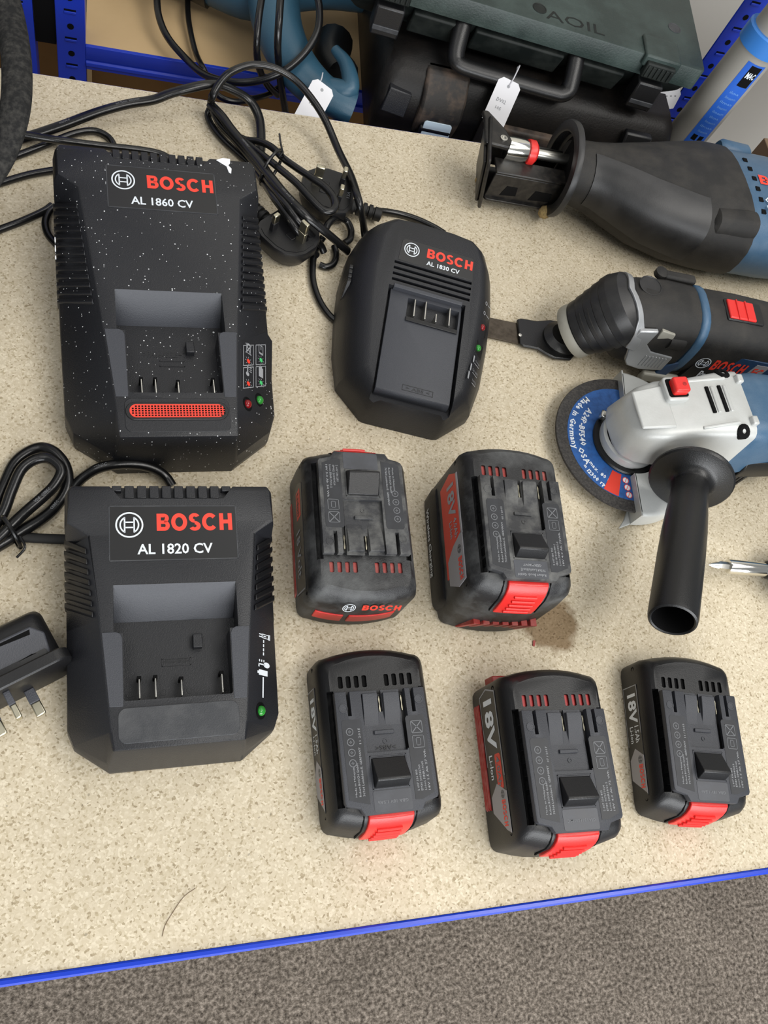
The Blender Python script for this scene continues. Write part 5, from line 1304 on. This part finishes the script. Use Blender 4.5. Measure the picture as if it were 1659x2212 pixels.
# ------------------------------------------------------------------ cables (centre lines in bench millimetres)
CAB = [
    ('mains_cable', 'thick black mains cable running from the strap to the coil', 'cable', 'mains cables on the bench', 4.4, 0.8, 'cable', [(-94.0, 579.0, 5.0), (-80.6, 589.1, 5.0), (-61.5, 600.1, 6.0), (-38.1, 612.0, 10.0), (-12.3, 626.9, 14.0), (12.3, 639.8, 16.0), (33.7, 647.2, 18.0), (47.4, 652.9, 22.0), (61.1, 657.0, 26.0), (77.3, 663.5, 28.0), (90.0, 669.3, 26.0), (103.0, 671.1, 22.0), (120.6, 670.1, 14.0), (129.7, 655.8, 8.0), (130.3, 629.7, 5.0), (128.3, 610.6, 5.0), (130.9, 597.2, 5.0)]),
    ('mains_cable', 'black cable arching in a wide loop over the rear edge to the small charger', 'cable', 'mains cables on the bench', 3.6, 0.85, 'cable', [(84.4, 655.3, 16.0), (85.4, 655.6, 26.0), (92.2, 665.0, 34.0), (101.6, 672.2, 40.0), (119.6, 682.3, 42.0), (137.4, 683.6, 42.0), (155.8, 680.3, 38.0), (171.8, 669.6, 32.0), (187.7, 650.2, 24.0), (199.5, 618.9, 18.0), (205.4, 581.1, 26.0), (206.4, 546.6, 34.0), (212.5, 537.5, 22.0), (217.1, 533.0, 10.0), (219.7, 522.7, 4.0)]),
    ('mains_cable', 'topmost flat strand of the tied cable coil, with printed lettering side up', 'cable', 'mains cables on the bench', 4.5, 0.68, 'cable', [(84.4, 654.7, 16.0), (92.7, 638.4, 20.0), (101.1, 623.2, 20.0), (112.5, 606.1, 20.0), (122.9, 584.8, 24.0), (131.4, 561.8, 30.0), (141.9, 537.0, 36.0), (154.0, 519.3, 38.0), (169.4, 513.7, 30.0), (183.8, 511.8, 20.0), (200.1, 509.9, 8.0)]),
    ('mains_cable', 'lowest strand of the tied coil, touching the flecked charger', 'cable', 'mains cables on the bench', 3.3, 0.9, 'cable', [(85.1, 658.2, 10.0), (83.0, 652.9, 5.0), (86.4, 642.1, 4.0), (95.0, 627.9, 4.0), (106.9, 614.4, 4.0), (120.3, 597.0, 6.0), (127.4, 569.4, 16.0), (131.7, 542.9, 28.0), (138.6, 525.0, 32.0), (148.8, 508.2, 30.0), (162.7, 504.8, 16.0), (171.6, 504.1, 5.0)]),
    ('mains_cable', 'middle strand of the tied coil between the flat strand and the lowest one', 'cable', 'mains cables on the bench', 3.3, 0.9, 'cable', [(86.7, 651.7, 12.0), (92.4, 636.9, 12.0), (104.1, 621.2, 12.0), (115.6, 603.9, 12.0), (125.6, 579.5, 18.0), (132.4, 553.4, 28.0), (142.8, 523.4, 36.0), (157.5, 511.2, 28.0), (173.3, 512.2, 12.0), (178.7, 508.6, 5.0)]),
    ('mains_cable', 'strand of the coil doubling back in a tight loop over the upper plug', 'cable', 'mains cables on the bench', 3.5, 0.85, 'cable', [(91.4, 646.6, 6.0), (103.4, 635.3, 6.0), (115.3, 626.5, 8.0), (126.6, 620.1, 14.0), (136.3, 608.9, 20.0), (143.9, 588.9, 28.0), (153.1, 573.7, 34.0), (162.9, 558.9, 40.0), (173.8, 548.3, 42.0), (180.6, 537.5, 42.0), (181.6, 526.4, 42.0), (176.5, 520.6, 42.0), (169.0, 522.4, 42.0), (158.5, 535.5, 42.0), (150.1, 549.9, 40.0), (139.0, 571.6, 32.0), (131.4, 589.1, 24.0), (121.9, 610.2, 14.0), (111.1, 626.8, 8.0)]),
    ('mains_cable', 'small curl of cable at the end of the coil, between plug and small charger', 'cable', 'mains cables on the bench', 3.2, 0.9, 'cable', [(177.8, 521.3, 14.0), (182.0, 531.1, 16.0), (191.0, 541.0, 14.0), (201.2, 542.9, 10.0), (205.6, 535.6, 7.0), (204.0, 526.2, 6.0), (198.2, 520.2, 6.0)]),
    ('mains_cable', 'cable dropping from the coil and entering the flank of the small charger', 'cable', 'mains cables on the bench', 3.1, 1.0, 'cable', [(177.9, 521.2, 10.0), (171.7, 512.1, 4.0), (167.4, 493.4, 3.2), (166.6, 474.9, 3.2), (170.3, 456.7, 3.2), (177.2, 442.9, 3.2), (184.6, 435.5, 3.2)]),
    ('mains_cable', 'short loop of cable below the coil on the bare board', 'cable', 'mains cables on the bench', 3.1, 1.0, 'cable', [(173.8, 495.7, 3.2), (179.4, 493.9, 3.2), (186.1, 497.7, 3.2), (190.0, 508.0, 3.2), (189.1, 517.5, 4.0)]),
    ('mains_cable', 'cable leaving the upper plug and passing behind the small charger', 'cable', 'mains cables on the bench', 3.2, 1.0, 'cable', [(226.5, 560.4, 8.0), (241.2, 564.4, 5.0), (257.7, 564.9, 3.5), (273.3, 561.1, 3.5), (288.6, 554.4, 3.5), (299.3, 547.5, 3.5)]),
    ('mains_cable', 'black cable stretched along the rear of the flecked charger', 'cable', 'mains cables on the bench', 3.2, 1.0, 'cable', [(-86.8, 590.6, 14.0), (-70.1, 590.3, 14.0), (-44.5, 589.2, 14.0), (-11.5, 593.5, 10.0), (22.6, 598.8, 6.0), (40.5, 599.3, 4.0), (50.3, 594.4, 3.2)]),
    ('mains_cable', 'cable curving in a low bow just behind the flecked charger', 'cable', 'mains cables on the bench', 3.0, 1.0, 'cable', [(-100.0, 560.7, 3.2), (-78.6, 574.1, 3.2), (-61.1, 586.2, 4.0), (-45.2, 597.5, 5.0), (-28.6, 609.7, 5.0), (-14.1, 615.8, 4.0), (-3.8, 612.2, 3.2), (1.2, 603.5, 3.2), (2.4, 592.0, 3.2)]),
    ('mains_cable', 'upper of two cables reaching the flecked charger from the left', 'cable', 'mains cables on the bench', 3.0, 1.0, 'cable', [(-98.5, 536.8, 3.0), (-85.5, 545.8, 3.0), (-65.3, 558.1, 3.0), (-48.6, 565.5, 3.0), (-45.0, 566.6, 3.0)]),
    ('mains_cable', 'paint-spotted lower cable reaching the flecked charger from the left', 'cable', 'mains cables on the bench', 3.0, 1.0, 'cable', [(-95.6, 489.5, 3.0), (-82.9, 498.6, 3.0), (-66.6, 509.9, 3.0), (-51.6, 522.1, 3.0), (-45.9, 528.8, 3.0)]),
    ('mains_cable', 'little bend of cable peeping out beside the flecked charger', 'cable', 'mains cables on the bench', 3.0, 1.0, 'cable', [(-42.8, 528.3, 3.0), (-47.8, 521.7, 3.0), (-50.2, 509.9, 3.0), (-47.7, 498.5, 3.0), (-41.2, 489.5, 3.0)]),
    ('mains_cable', 'arched cable with white lettering between the two large chargers', 'cable', 'mains cables on the bench', 3.6, 1.0, 'cable', [(-25.2, 269.1, 4.0), (-21.3, 275.9, 8.0), (-14.6, 281.3, 12.0), (-6.0, 285.0, 16.0), (6.3, 287.2, 18.0), (20.5, 288.3, 16.0), (31.8, 287.0, 12.0), (39.5, 283.2, 8.0), (44.1, 276.8, 6.0)]),
    ('mains_cable', 'outer turn of the looped cable at the left edge', 'cable', 'mains cables on the bench', 4.2, 1.0, 'cable', [(-85.6, 237.5, 4.0), (-75.3, 254.4, 4.0), (-68.3, 275.1, 4.5), (-62.5, 290.9, 6.0), (-54.4, 299.2, 8.0), (-45.4, 302.5, 10.0), (-37.0, 298.8, 12.0), (-30.1, 290.3, 12.0), (-27.2, 280.5, 10.0), (-28.5, 270.0, 8.0), (-35.1, 258.8, 6.0), (-43.7, 250.2, 5.0), (-53.9, 242.6, 5.0), (-64.2, 234.5, 5.0), (-79.0, 224.0, 5.0)]),
    ('mains_cable', 'inner turn of the looped cable at the left edge', 'cable', 'mains cables on the bench', 3.8, 1.0, 'cable', [(-84.9, 228.9, 5.0), (-68.8, 248.9, 9.0), (-62.6, 267.5, 12.0), (-57.1, 282.7, 14.0), (-49.3, 289.8, 16.0), (-41.0, 291.3, 17.0), (-34.3, 287.1, 18.0), (-30.8, 280.7, 18.0), (-35.0, 271.0, 16.0), (-42.5, 262.7, 14.0), (-51.0, 254.6, 12.0), (-59.8, 244.3, 12.0), (-68.0, 235.1, 10.0), (-78.8, 226.0, 8.0)]),
    ('mains_cable', 'short dark cable crossing from the loop to the dusty charger', 'cable', 'mains cables on the bench', 3.6, 0.7, 'cable_matte', [(-60.1, 237.9, 4.0), (-48.6, 237.3, 3.0), (-36.9, 236.6, 3.0), (-25.0, 236.3, 3.0), (-20.6, 236.3, 3.0)]),
    ('mains_cable', 'cable sagging over the shelf in one broad curve', 'cable', 'cables hanging over the shelf', 3.6, 1.0, 'cable', [(42.0, 865.4, -30.0), (43.6, 829.4, -34.0), (52.5, 803.0, -38.0), (69.5, 779.7, -40.0), (85.9, 748.7, -30.0), (105.6, 724.1, -14.0), (130.8, 718.1, -4.0), (155.6, 720.4, 10.0), (175.4, 736.4, 20.0), (188.8, 758.0, 30.0), (190.7, 778.1, 40.0), (185.4, 796.0, 50.0)]),
    ('mains_cable', 'thin cable hanging down beside the broad curve on the shelf', 'cable', 'cables hanging over the shelf', 3.0, 1.0, 'cable', [(74.7, 889.0, -40.0), (74.5, 851.3, -44.0), (77.6, 819.7, -46.0), (82.0, 793.6, -46.0), (87.6, 767.6, -40.0), (94.0, 764.5, -50.0)]),
    ('mains_cable', 'cable hanging down in front of the teal handle', 'cable', 'cables hanging over the shelf', 3.4, 1.0, 'cable', [(134.9, 781.0, 50.0), (129.6, 749.3, 44.0), (128.4, 729.6, 30.0), (133.5, 729.4, 6.0), (146.0, 737.9, -20.0), (162.0, 748.4, -40.0)]),
    ('mains_cable', 'straight cable hanging over the shelf beam behind the big loop', 'cable', 'cables hanging over the shelf', 3.6, 1.0, 'cable', [(149.2, 771.3, 60.0), (146.6, 739.8, 50.0), (148.1, 728.4, 30.0), (155.3, 729.2, 0.0), (164.7, 731.0, -30.0), (171.4, 732.1, -50.0)]),
    ('mains_cable', 'cable lying in a shallow bow along the blue shelf beam', 'cable', 'cables hanging over the shelf', 3.0, 1.0, 'cable', [(92.7, 716.3, -20.0), (101.2, 707.6, -20.0), (114.9, 707.9, -22.0), (132.0, 720.0, -26.0), (151.3, 742.1, -36.0), (163.2, 761.0, -42.0)]),
]
CABLE_OBJ = []
for name, label, cat, group, r, fl, m_, pts in CAB:
    bm = new(); sweep(bm, spline(pts, 6), r, 12, fl); CABLE_OBJ.append((single(name, bm, m_, label, cat, group), pts, r * fl))
def cable_print(i, s, seg, size, back=False, width=0.5):
    """lettering moulded along the top of a cable, around control point seg"""
    o, pts, r = CABLE_OBJ[i]
    p = spline(pts, 6); me = raw_text(s, 0.01, 1)
    L = [0]
    for a, b in zip(p, p[1:]): L.append(L[-1] + (b - a).length)
    s0 = L[seg * 6]; xs = [v.co.x for v in me.vertices]; xc = (min(xs) + max(xs)) / 2
    for v in me.vertices:
        d = (v.co.x - xc) * size * width * (-1 if back else 1) + s0
        k = max(0, min(len(p) - 2, next((j for j in range(len(L) - 1) if L[j + 1] >= d), len(p) - 2)))
        t = (p[k + 1] - p[k]).normalized(); q = p[k] + t * (d - L[k])
        side = Vector((-t.y, t.x, 0)).normalized() * (-1 if back else 1)
        off = (v.co.y - 0.35) * size * 0.55
        v.co = (q + side * off + Vector((0, 0, r * math.sqrt(max(0.05, 1 - (off / max(r, 0.1)) ** 2 * 0.8)) + 0.15))) * S
    t_ = link('cable_lettering', me, M['print_dim'], o)
    c = Vector((o.location.x, o.location.y, o.location.z - BZ))
    for v in me.vertices: v.co -= c
cable_print(15, 'KENIC', 3, 6.0, back=False, width=0.6)
cable_print(0, '3x0.75mm  300/500V', 5, 5.0)
cable_print(0, 'H05VV-F', 3, 5.0)
cable_print(2, 'H03VVH2-F', 3, 4.4)
cable_print(2, 'CEBEC 2x0.75 TUV', 6, 4.4)
cable_print(17, 'VDE  CEBEC', 9, 5.0, back=True)
cable_print(16, 'CEBEC', 10, 5.0, back=True)

def ring_tie(label, centre, axis, r1, r2, tail):
    root = thing('twist_tie', label, 'cable tie', centre)
    a = Vector(axis).normalized(); u = a.orthogonal().normalized(); v = a.cross(u)
    if abs(v.z) > abs(u.z): u, v = v, u
    bm = new(); pts = [u * r2 * math.cos(t) + v * r1 * math.sin(t) for t in [2 * PI * k / 28 for k in range(28)]]
    sweep(bm, pts, 1.5, 8, close=True); part('tie_loop', bm, 'cable', root)
    bm = new(); sweep(bm, spline([Vector(q) for q in tail], 4), 0.9, 8); part('tie_end', bm, 'cable', root)
    return root
ring_tie('thin black wire tie round the cable coil', (133.8, 582.3, 22.0), (0.75, -0.62, 0.05), 17, 13, [(6, 5, 8), (8, 8, 12), (6, 13, 17), (5, 20, 20)])
ring_tie('black wire tie gathering the looped cable beside the dusty charger', (-61.2, 238.8, 9.0), (0.7, 0.45, 0.0), 12, 8, [(6, -5, 6), (9, -12, 3), (4, -18, 0)])

# ------------------------------------------------------------------ scraps on the bench
bm = new(); prism(bm, [(-1.3, -2), (0.2, -2.6), (1.6, 1.6), (1.1, 2.2), (-0.2, 2.0)], 0.1, 1.0, T(313, 151, 0)); single('plastic_chip', bm, 'red_dark', 'tiny dull red plastic chip lying on the bench', 'chip')
bm = new(); sweep(bm, spline([(53, 7, 0.4), (46, 3, 0.5), (40, -4, 0.4), (35, -11, 0.4), (33, -17, 0.4)], 5), 0.22, 5); single('hair', bm, 'hair', 'single fine brown hair on the bare bench near the front edge', 'hair')

# ------------------------------------------------------------------ cases on the shelf behind
SZ = -55
bc = thing('tool_case', 'dusty black tool case on the shelf under the green one', 'case', (250, 712, SZ), -4)
bm = new(); loft(bm, [[Vector((x, y, z)) for x, y in rrect(i, 340 - i, f, 250, 14)] for z, i, f in ((0, 10, 10), (8, 3, 3), (40, 0, 0), (62, 0, 2), (84, 6, 14), (92, 12, 24))]); part('case_shell', bm, 'black_case', bc, angle=40)
bm = new(); prism(bm, [(112, -3), (118, -10), (150, -13), (200, -13), (228, -8), (232, -3)], 20, 66); part('front_bulge', bm, 'brown_dust', bc, bevel=7, seg=3)
bm = new(); prism_x(bm, [(-5, 46), (-7, 60), (0, 76), (16, 92), (30, 92), (30, 30), (0, 30)], 46, 92); part('latch_cover', bm, 'brown_dust', bc, bevel=3)
bm = new(); prism_x(bm, [(-8, 18), (-9, 44), (-4, 46), (4, 44), (4, 18)], 52, 86); part('latch', bm, 'case_dark', bc, bevel=2)
bm = new(); prism(bm, rrect(-15, 15, 0, 24, 3), 0, 1.6, T(70, -9.4, 28) @ R(80, 'X')); part('price_sticker', bm, 'blue_plastic_pale', bc, bevel=0.3)
bm = new(); prism_x(bm, [(-6, 14), (-8, 66), (0, 84), (8, 84), (8, 14)], 272, 304); part('latch', bm, 'case_dark', bc, bevel=2)
for z in (30, 44, 60):
    bm = new(); box(bm, 270, 306, -9.5, -5, z, z + 3); part('latch_bar', bm, 'case_grey', bc, bevel=0.6)
bm = new(); quadbox(bm, [Vector(q) for q in ((8, -3, 50), (34, -3, 46), (30, 6, 44), (8, 6, 46), (12, 2, 74), (36, 2, 70), (34, 12, 70), (12, 12, 74))]); part('corner_lug', bm, 'case', bc, bevel=1)
bm = new(); quadbox(bm, [Vector(q) for q in ((310, -2, 8), (328, -2, 8), (328, 8, 8), (310, 8, 8), (314, -1, 34), (324, -1, 30), (324, 8, 30), (314, 8, 34))]); part('corner_lug', bm, 'case_grey', bc, bevel=1)

gc = thing('tool_case', 'dark green hard tool case lying on top of the black one', 'case', (205, 764, 38), -7.8)
W = 374
bm = new(); loft(bm, [[Vector((x, y, z)) for x, y in rrect(i, W - i, f, 255, 10)] for z, i, f in ((0, 16, 34), (10, 10, 24), (26, 4, 10), (38, 2, 4))]); part('case_base', bm, 'green_dark', gc, angle=40)
bm = new(); loft(bm, [[Vector((x, y, z)) for x, y in rrect(i, W - i, f, 258, 5)] for z, i, f in ((40, 0, -2), (60.6, 0, -2), (61.6, 0.5, -1.4), (62, 1.6, 0))]); part('case_lid', bm, 'green_case', gc, angle=40)
bm = new(); prism(bm, rrect(4, W - 4, 4, 252, 8), 37.6, 40.4); part('lid_seam', bm, 'hole', gc)
for x0, x1 in ((70, 116), (250, 298), (134, 230)):
    bm = new(); prism_x(bm, [(4, 36), (-2, 34), (8, 8), (20, 8), (20, 36)], x0, x1); part('base_panel', bm, 'green_dark', gc, bevel=2)
for x0 in (26, 304):
    bm = new(); box(bm, x0, x0 + 40, -7, 26, 52, 65); part('latch_housing', bm, 'green_case', gc, bevel=2)
    bm = new(); box(bm, x0 + 4, x0 + 36, -12, -4, 44, 60); part('latch_grip', bm, 'green_dark', gc, bevel=1.5)
    for k in range(6):
        bm = new(); box(bm, x0 + 6 + k * 5, x0 + 8.5 + k * 5, -13.4, -11, 46, 58); part('grip_ridge', bm, 'green_dark', gc, bevel=0.5)
    bm = new(); box(bm, x0 + 6, x0 + 34, -14, 6, 10, 40); part('latch_tongue', bm, 'case_dark', gc, bevel=2)
    bm = new(); box(bm, x0 + 7, x0 + 33, -15, -13, 16, 21); part('latch_bar', bm, 'case_grey', gc, bevel=0.6)
for x, y in ((190, 18), (346, 54)):
    bm = new(); lathe(bm, [(7.5, -1), (7.5, 0.3), (6.5, 0.5), (6.2, 0.2)], 20, T(x, y, 62)); part('lid_dimple', bm, 'green_dark' if x < 300 else 'case_grey', gc)
for k in range(5):
    bm = new(); lathe(bm, [(6, -1), (6, 1.0), (4, 1.4)], 16, T(84 + k * 30, 0.5, 50) @ R(90, 'X')); part('lid_boss', bm, 'green_dark', gc)
text_fit('marker_writing', 'AOIL', 196, 260, 6, 20, 'green_dark', gc, T(0, 0, 62) @ R(0, 'Z'), bold=0.0, lift=0.15)
hb = new()
sweep(hb, spline([(122, 14, 40), (120, 0, 30), (120, -16, 15), (126, -22, 10), (150, -23, 9), (190, -23, 9), (226, -23, 9), (238, -22, 10), (244, -16, 15), (244, 0, 30), (242, 14, 40)], 6), 9, 12, 0.8); part('carry_handle', hb, 'handle_black', gc)

def price_tag(label, pts, string, loc, mark):
    root = thing('price_tag', label, 'tag', loc)
    mx = plane_mx((0, 0, 0), *pts)
    bm = new(); prism(bm, [(-12, -22), (12, -22), (12, 16), (8, 20), (-8, 20), (-12, 16)], 0, 0.5, mx); part('card', bm, 'white_paper', root)
    bm = new(); lathe(bm, [(1.6, 0), (1.6, 0.6), (0.8, 0.7)], 12, mx @ T(0, 14, 0)); part('eyelet', bm, 'print_grey', root)
    lines_text('tag_writing', mark, 'print_dim', root, mx, 0.005, 0.62)
    bm = new(); sweep(bm, spline([Vector(q) for q in string], 5), 0.6, 6); part('string', bm, 'string', root)
    return root
price_tag('white price tag tied to the handle of the green case', ((0.92, -0.38, -0.02), (0.26, 0.6, 0.76)), [(4, 8, 11), (6, 11, 16), (9, 16, 22), (13, 24, 24), (15, 30, 16), (12, 24, 22), (8, 14, 20), (4, 8, 12)], (372, 697, 38), [('DV02', -6, 4, -2, 1.5), ('105', -4, 2, -9, -6)])
price_tag('white price tag hanging from the teal power tool', ((0.86, -0.3, -0.3), (0.1, 0.8, 0.6)), [(1, 12, 8), (5, 18, 12), (7, 26, 14)], (186, 690, 6), [('1202', -5, 5, -4, 0)])

pl = thing('paper_label', 'torn white paper label at the end of the black tool case', 'label', (588, 752, 34))
ml = plane_mx((0, 0, 0), (0.95, 0.1, 0.1), (0, 0.7, 0.7))
bm = new(); prism(bm, [(-13, -9), (-4, -11), (6, -10), (14, 4), (12, 10), (-10, 9), (-14, 3)], 0, 0.5, ml); part('paper', bm, 'white_paper', pl)
lines_text('label_lettering', [('-- - -', -8, 8, 2, 3)], 'print_dim', pl, ml, 0, 0.6)
# ------------------------------------------------------------------ teal power tool on the shelf
mk = thing('power_tool', 'teal corded power tool with curved handle on the shelf', 'power tool', (160, 830, SZ), 0)
bm = new(); pts = spline([(-14, 80, 62), (-6, 20, 60), (-2, -36, 56), (12, -78, 52), (34, -104, 48), (56, -114, 46), (70, -118, 44)], 6)
sweep(bm, pts, lambda t: 30 - 12 * min(1, t * 1.3) + 2 * t, 18, 0.8); part('handle', bm, 'teal', mk, angle=60)
bm = new(); sweep(bm, spline([(48, -108, 52), (64, -112, 60), (62, -86, 66), (52, -66, 66)], 5), lambda t: 12 - 7 * t, 12); part('handle_horn', bm, 'teal', mk)
bm = new(); sweep(bm, spline([(-60, 60, 44), (-20, 40, 50), (20, 60, 54), (60, 70, 58), (100, 76, 58)], 5), 40, 20, 0.95); part('motor_housing', bm, 'teal', mk)
bm = new(); sweep(bm, spline([(-170, 90, 40), (-110, 72, 42), (-60, 56, 44)], 5), lambda t: 30 + 10 * t, 18); part('gear_head', bm, 'handle_black', mk)
bm = new(); sweep(bm, spline([(66, -6, 30), (58, -40, 32), (66, -66, 36)], 5), 20, 14); part('battery_foot', bm, 'handle_black', mk)
bm = new(); sweep(bm, spline([(66, -112, 44), (60, -124, 30), (54, -136, 10), (48, -142, -14)], 5), lambda t: 8.5 - 2 * t, 12); part('cable_sleeve', bm, 'cable_matte', mk)
for k in range(4):
    bm = new(); box(bm, 8 + k * 7, 11 + k * 7, 30, 66, 88, 93.5, R(8, 'X')); part('vent_slot', bm, 'hole', mk, bevel=0.6)

# black sheet for the dark gap between the uprights, brown carton at the right
# ------------------------------------------------------------------ tall grey tube behind the saw
tb = thing('sealant_tube', 'tall grey tube with blue collars and a blue label behind the saw', 'tube', (574, 728, -860))
tb.rotation_euler = (0, math.radians(3.0), 0)
ZB = 860
bm = new(); lathe(bm, [(21.5, 0), (22, 4), (22, ZB + 130), (21, ZB + 131)], 40); part('tube_body', bm, 'tube_grey', tb)
bm = new(); lathe(bm, [(22.2, ZB + 128), (24.4, ZB + 129), (24.6, ZB + 146), (23, ZB + 147.5), (20, ZB + 147.5)], 24); part('collar', bm, 'tube_blue', tb, angle=30)
bm = new(); lathe(bm, [(20, ZB + 147), (20, ZB + 172), (19, ZB + 173)], 40); part('neck', bm, 'tube_grey', tb)
bm = new(); lathe(bm, [(20.5, ZB + 172), (25, ZB + 173), (25, ZB + 205), (20, ZB + 206)], 24); part('cap', bm, 'tube_blue', tb, angle=30)
# curved label on the tube's near side
def wrap(poly_r, a0, a1, z0, z1, n=10):
    bm = new()
    rings = [[Vector((poly_r * math.cos(a0 + (a1 - a0) * k / n), poly_r * math.sin(a0 + (a1 - a0) * k / n), z)) for k in range(n + 1)] for z in (z0, z1)]
    loft(bm, rings, cap=False, closed_u=False); return bm
rd = math.radians
part('label', wrap(22.2, rd(-128), rd(-72), ZB - 60, ZB + 122), 'label_blue', tb)
part('label_foot', wrap(22.3, rd(-128), rd(-72), ZB - 60, ZB - 8), 'label_pale', tb)
part('logo_block', wrap(22.35, rd(-112), rd(-80), ZB + 96, ZB + 120), 'hole', tb)
def wrap_text(s, ac, w, z0, z1, material, bold=0.02, r=22.4):
    me = raw_text(s, bold, 1)
    xs = [v.co.x for v in me.vertices]; ys = [v.co.y for v in me.vertices]
    ax, bx, ay, by = min(xs), max(xs), min(ys), max(ys)
    for v in me.vertices:
        a = rd(ac) + ((v.co.x - ax) / (bx - ax) - 0.5) * w / r
        v.co = Vector((r * math.cos(a), r * math.sin(a), z0 + (v.co.y - ay) / (by - ay) * (z1 - z0))) * S
    return link('label_lettering', me, M[material], tb)
wrap_text('MAC', -96, 10, ZB + 106, ZB + 113, 'print_white', 0.04, 22.5)
for k in range(9): wrap_text('ilmaammm'[:4 + (k * 3) % 5], -100, 11 + (k * 2) % 5, ZB + 86 - k * 6.4, ZB + 89 - k * 6.4, 'label_pale', 0.01)
part('hazard_block', wrap(22.36, rd(-118), rd(-104), ZB + 24, ZB + 31), 'hole', tb); part('hazard_block', wrap(22.36, rd(-98), rd(-84), ZB + 24, ZB + 31), 'hole', tb)
for k in range(5): wrap_text('msmam', -101, 9 + k % 3, ZB + 15 - k * 5, ZB + 18.5 - k * 5, 'label_pale' if k > 2 else 'print_white', 0.02)
bx = thing('cardboard_box', 'brown carton standing on the floor behind the bench beside the blue tool', 'box', (826, 806, -860))
bm = new(); box(bm, 0, 220, 0, 34, 0, 800); part('carton', bm, 'brown_box', bx, bevel=1)
lines_text('carton_lettering', [('FRAGILE', 4, 24, 8, 12), ('18 kg', 4, 18, 2, 6)], 'emboss', bx, T(0, 0, 800.0), lift=0.6)

# ------------------------------------------------------------------ bag with webbing strap at the left edge
bag = thing('tool_bag', 'black fabric tool bag whose fuzzy strap arches over the flecked charger cables', 'bag', (-190, 520, 0))
bm = new(); loft(bm, [[Vector((x, y, z)) for x, y in rrect(-90 + i, 90 - i, -150 + i, 150 - i, 30)] for z, i in ((0, 6), (8, 0), (90, 2), (130, 14), (138, 26))]); part('bag_body', bm, 'felt', bag, angle=50)
bm = new()
sp = spline([(106.9, 84.9, 150.0), (115.9, 56.9, 155.0), (121.4, 44.4, 152.0), (126.0, 24.0, 148.0), (129.1, 3.2, 146.0), (130.5, -15.1, 142.0), (130.2, -33.6, 138.0), (127.6, -48.0, 132.0), (122.3, -58.7, 122.0), (114.2, -70.1, 112.0), (103.7, -82.9, 105.0)], 8)
rings = []
for i, p in enumerate(sp):
    t = (sp[min(i + 1, len(sp) - 1)] - sp[max(i - 1, 0)]).normalized()
    sd = t.cross(Vector((0, 0, 1))).normalized(); u_ = sd.cross(t)
    rings.append([p + sd * 9.5 * math.cos(a) + u_ * 7.0 * math.sin(a) for a in [2 * PI * k / 16 for k in range(16)]])
loft(bm, rings); part('strap', bm, 'felt', bag, angle=70)
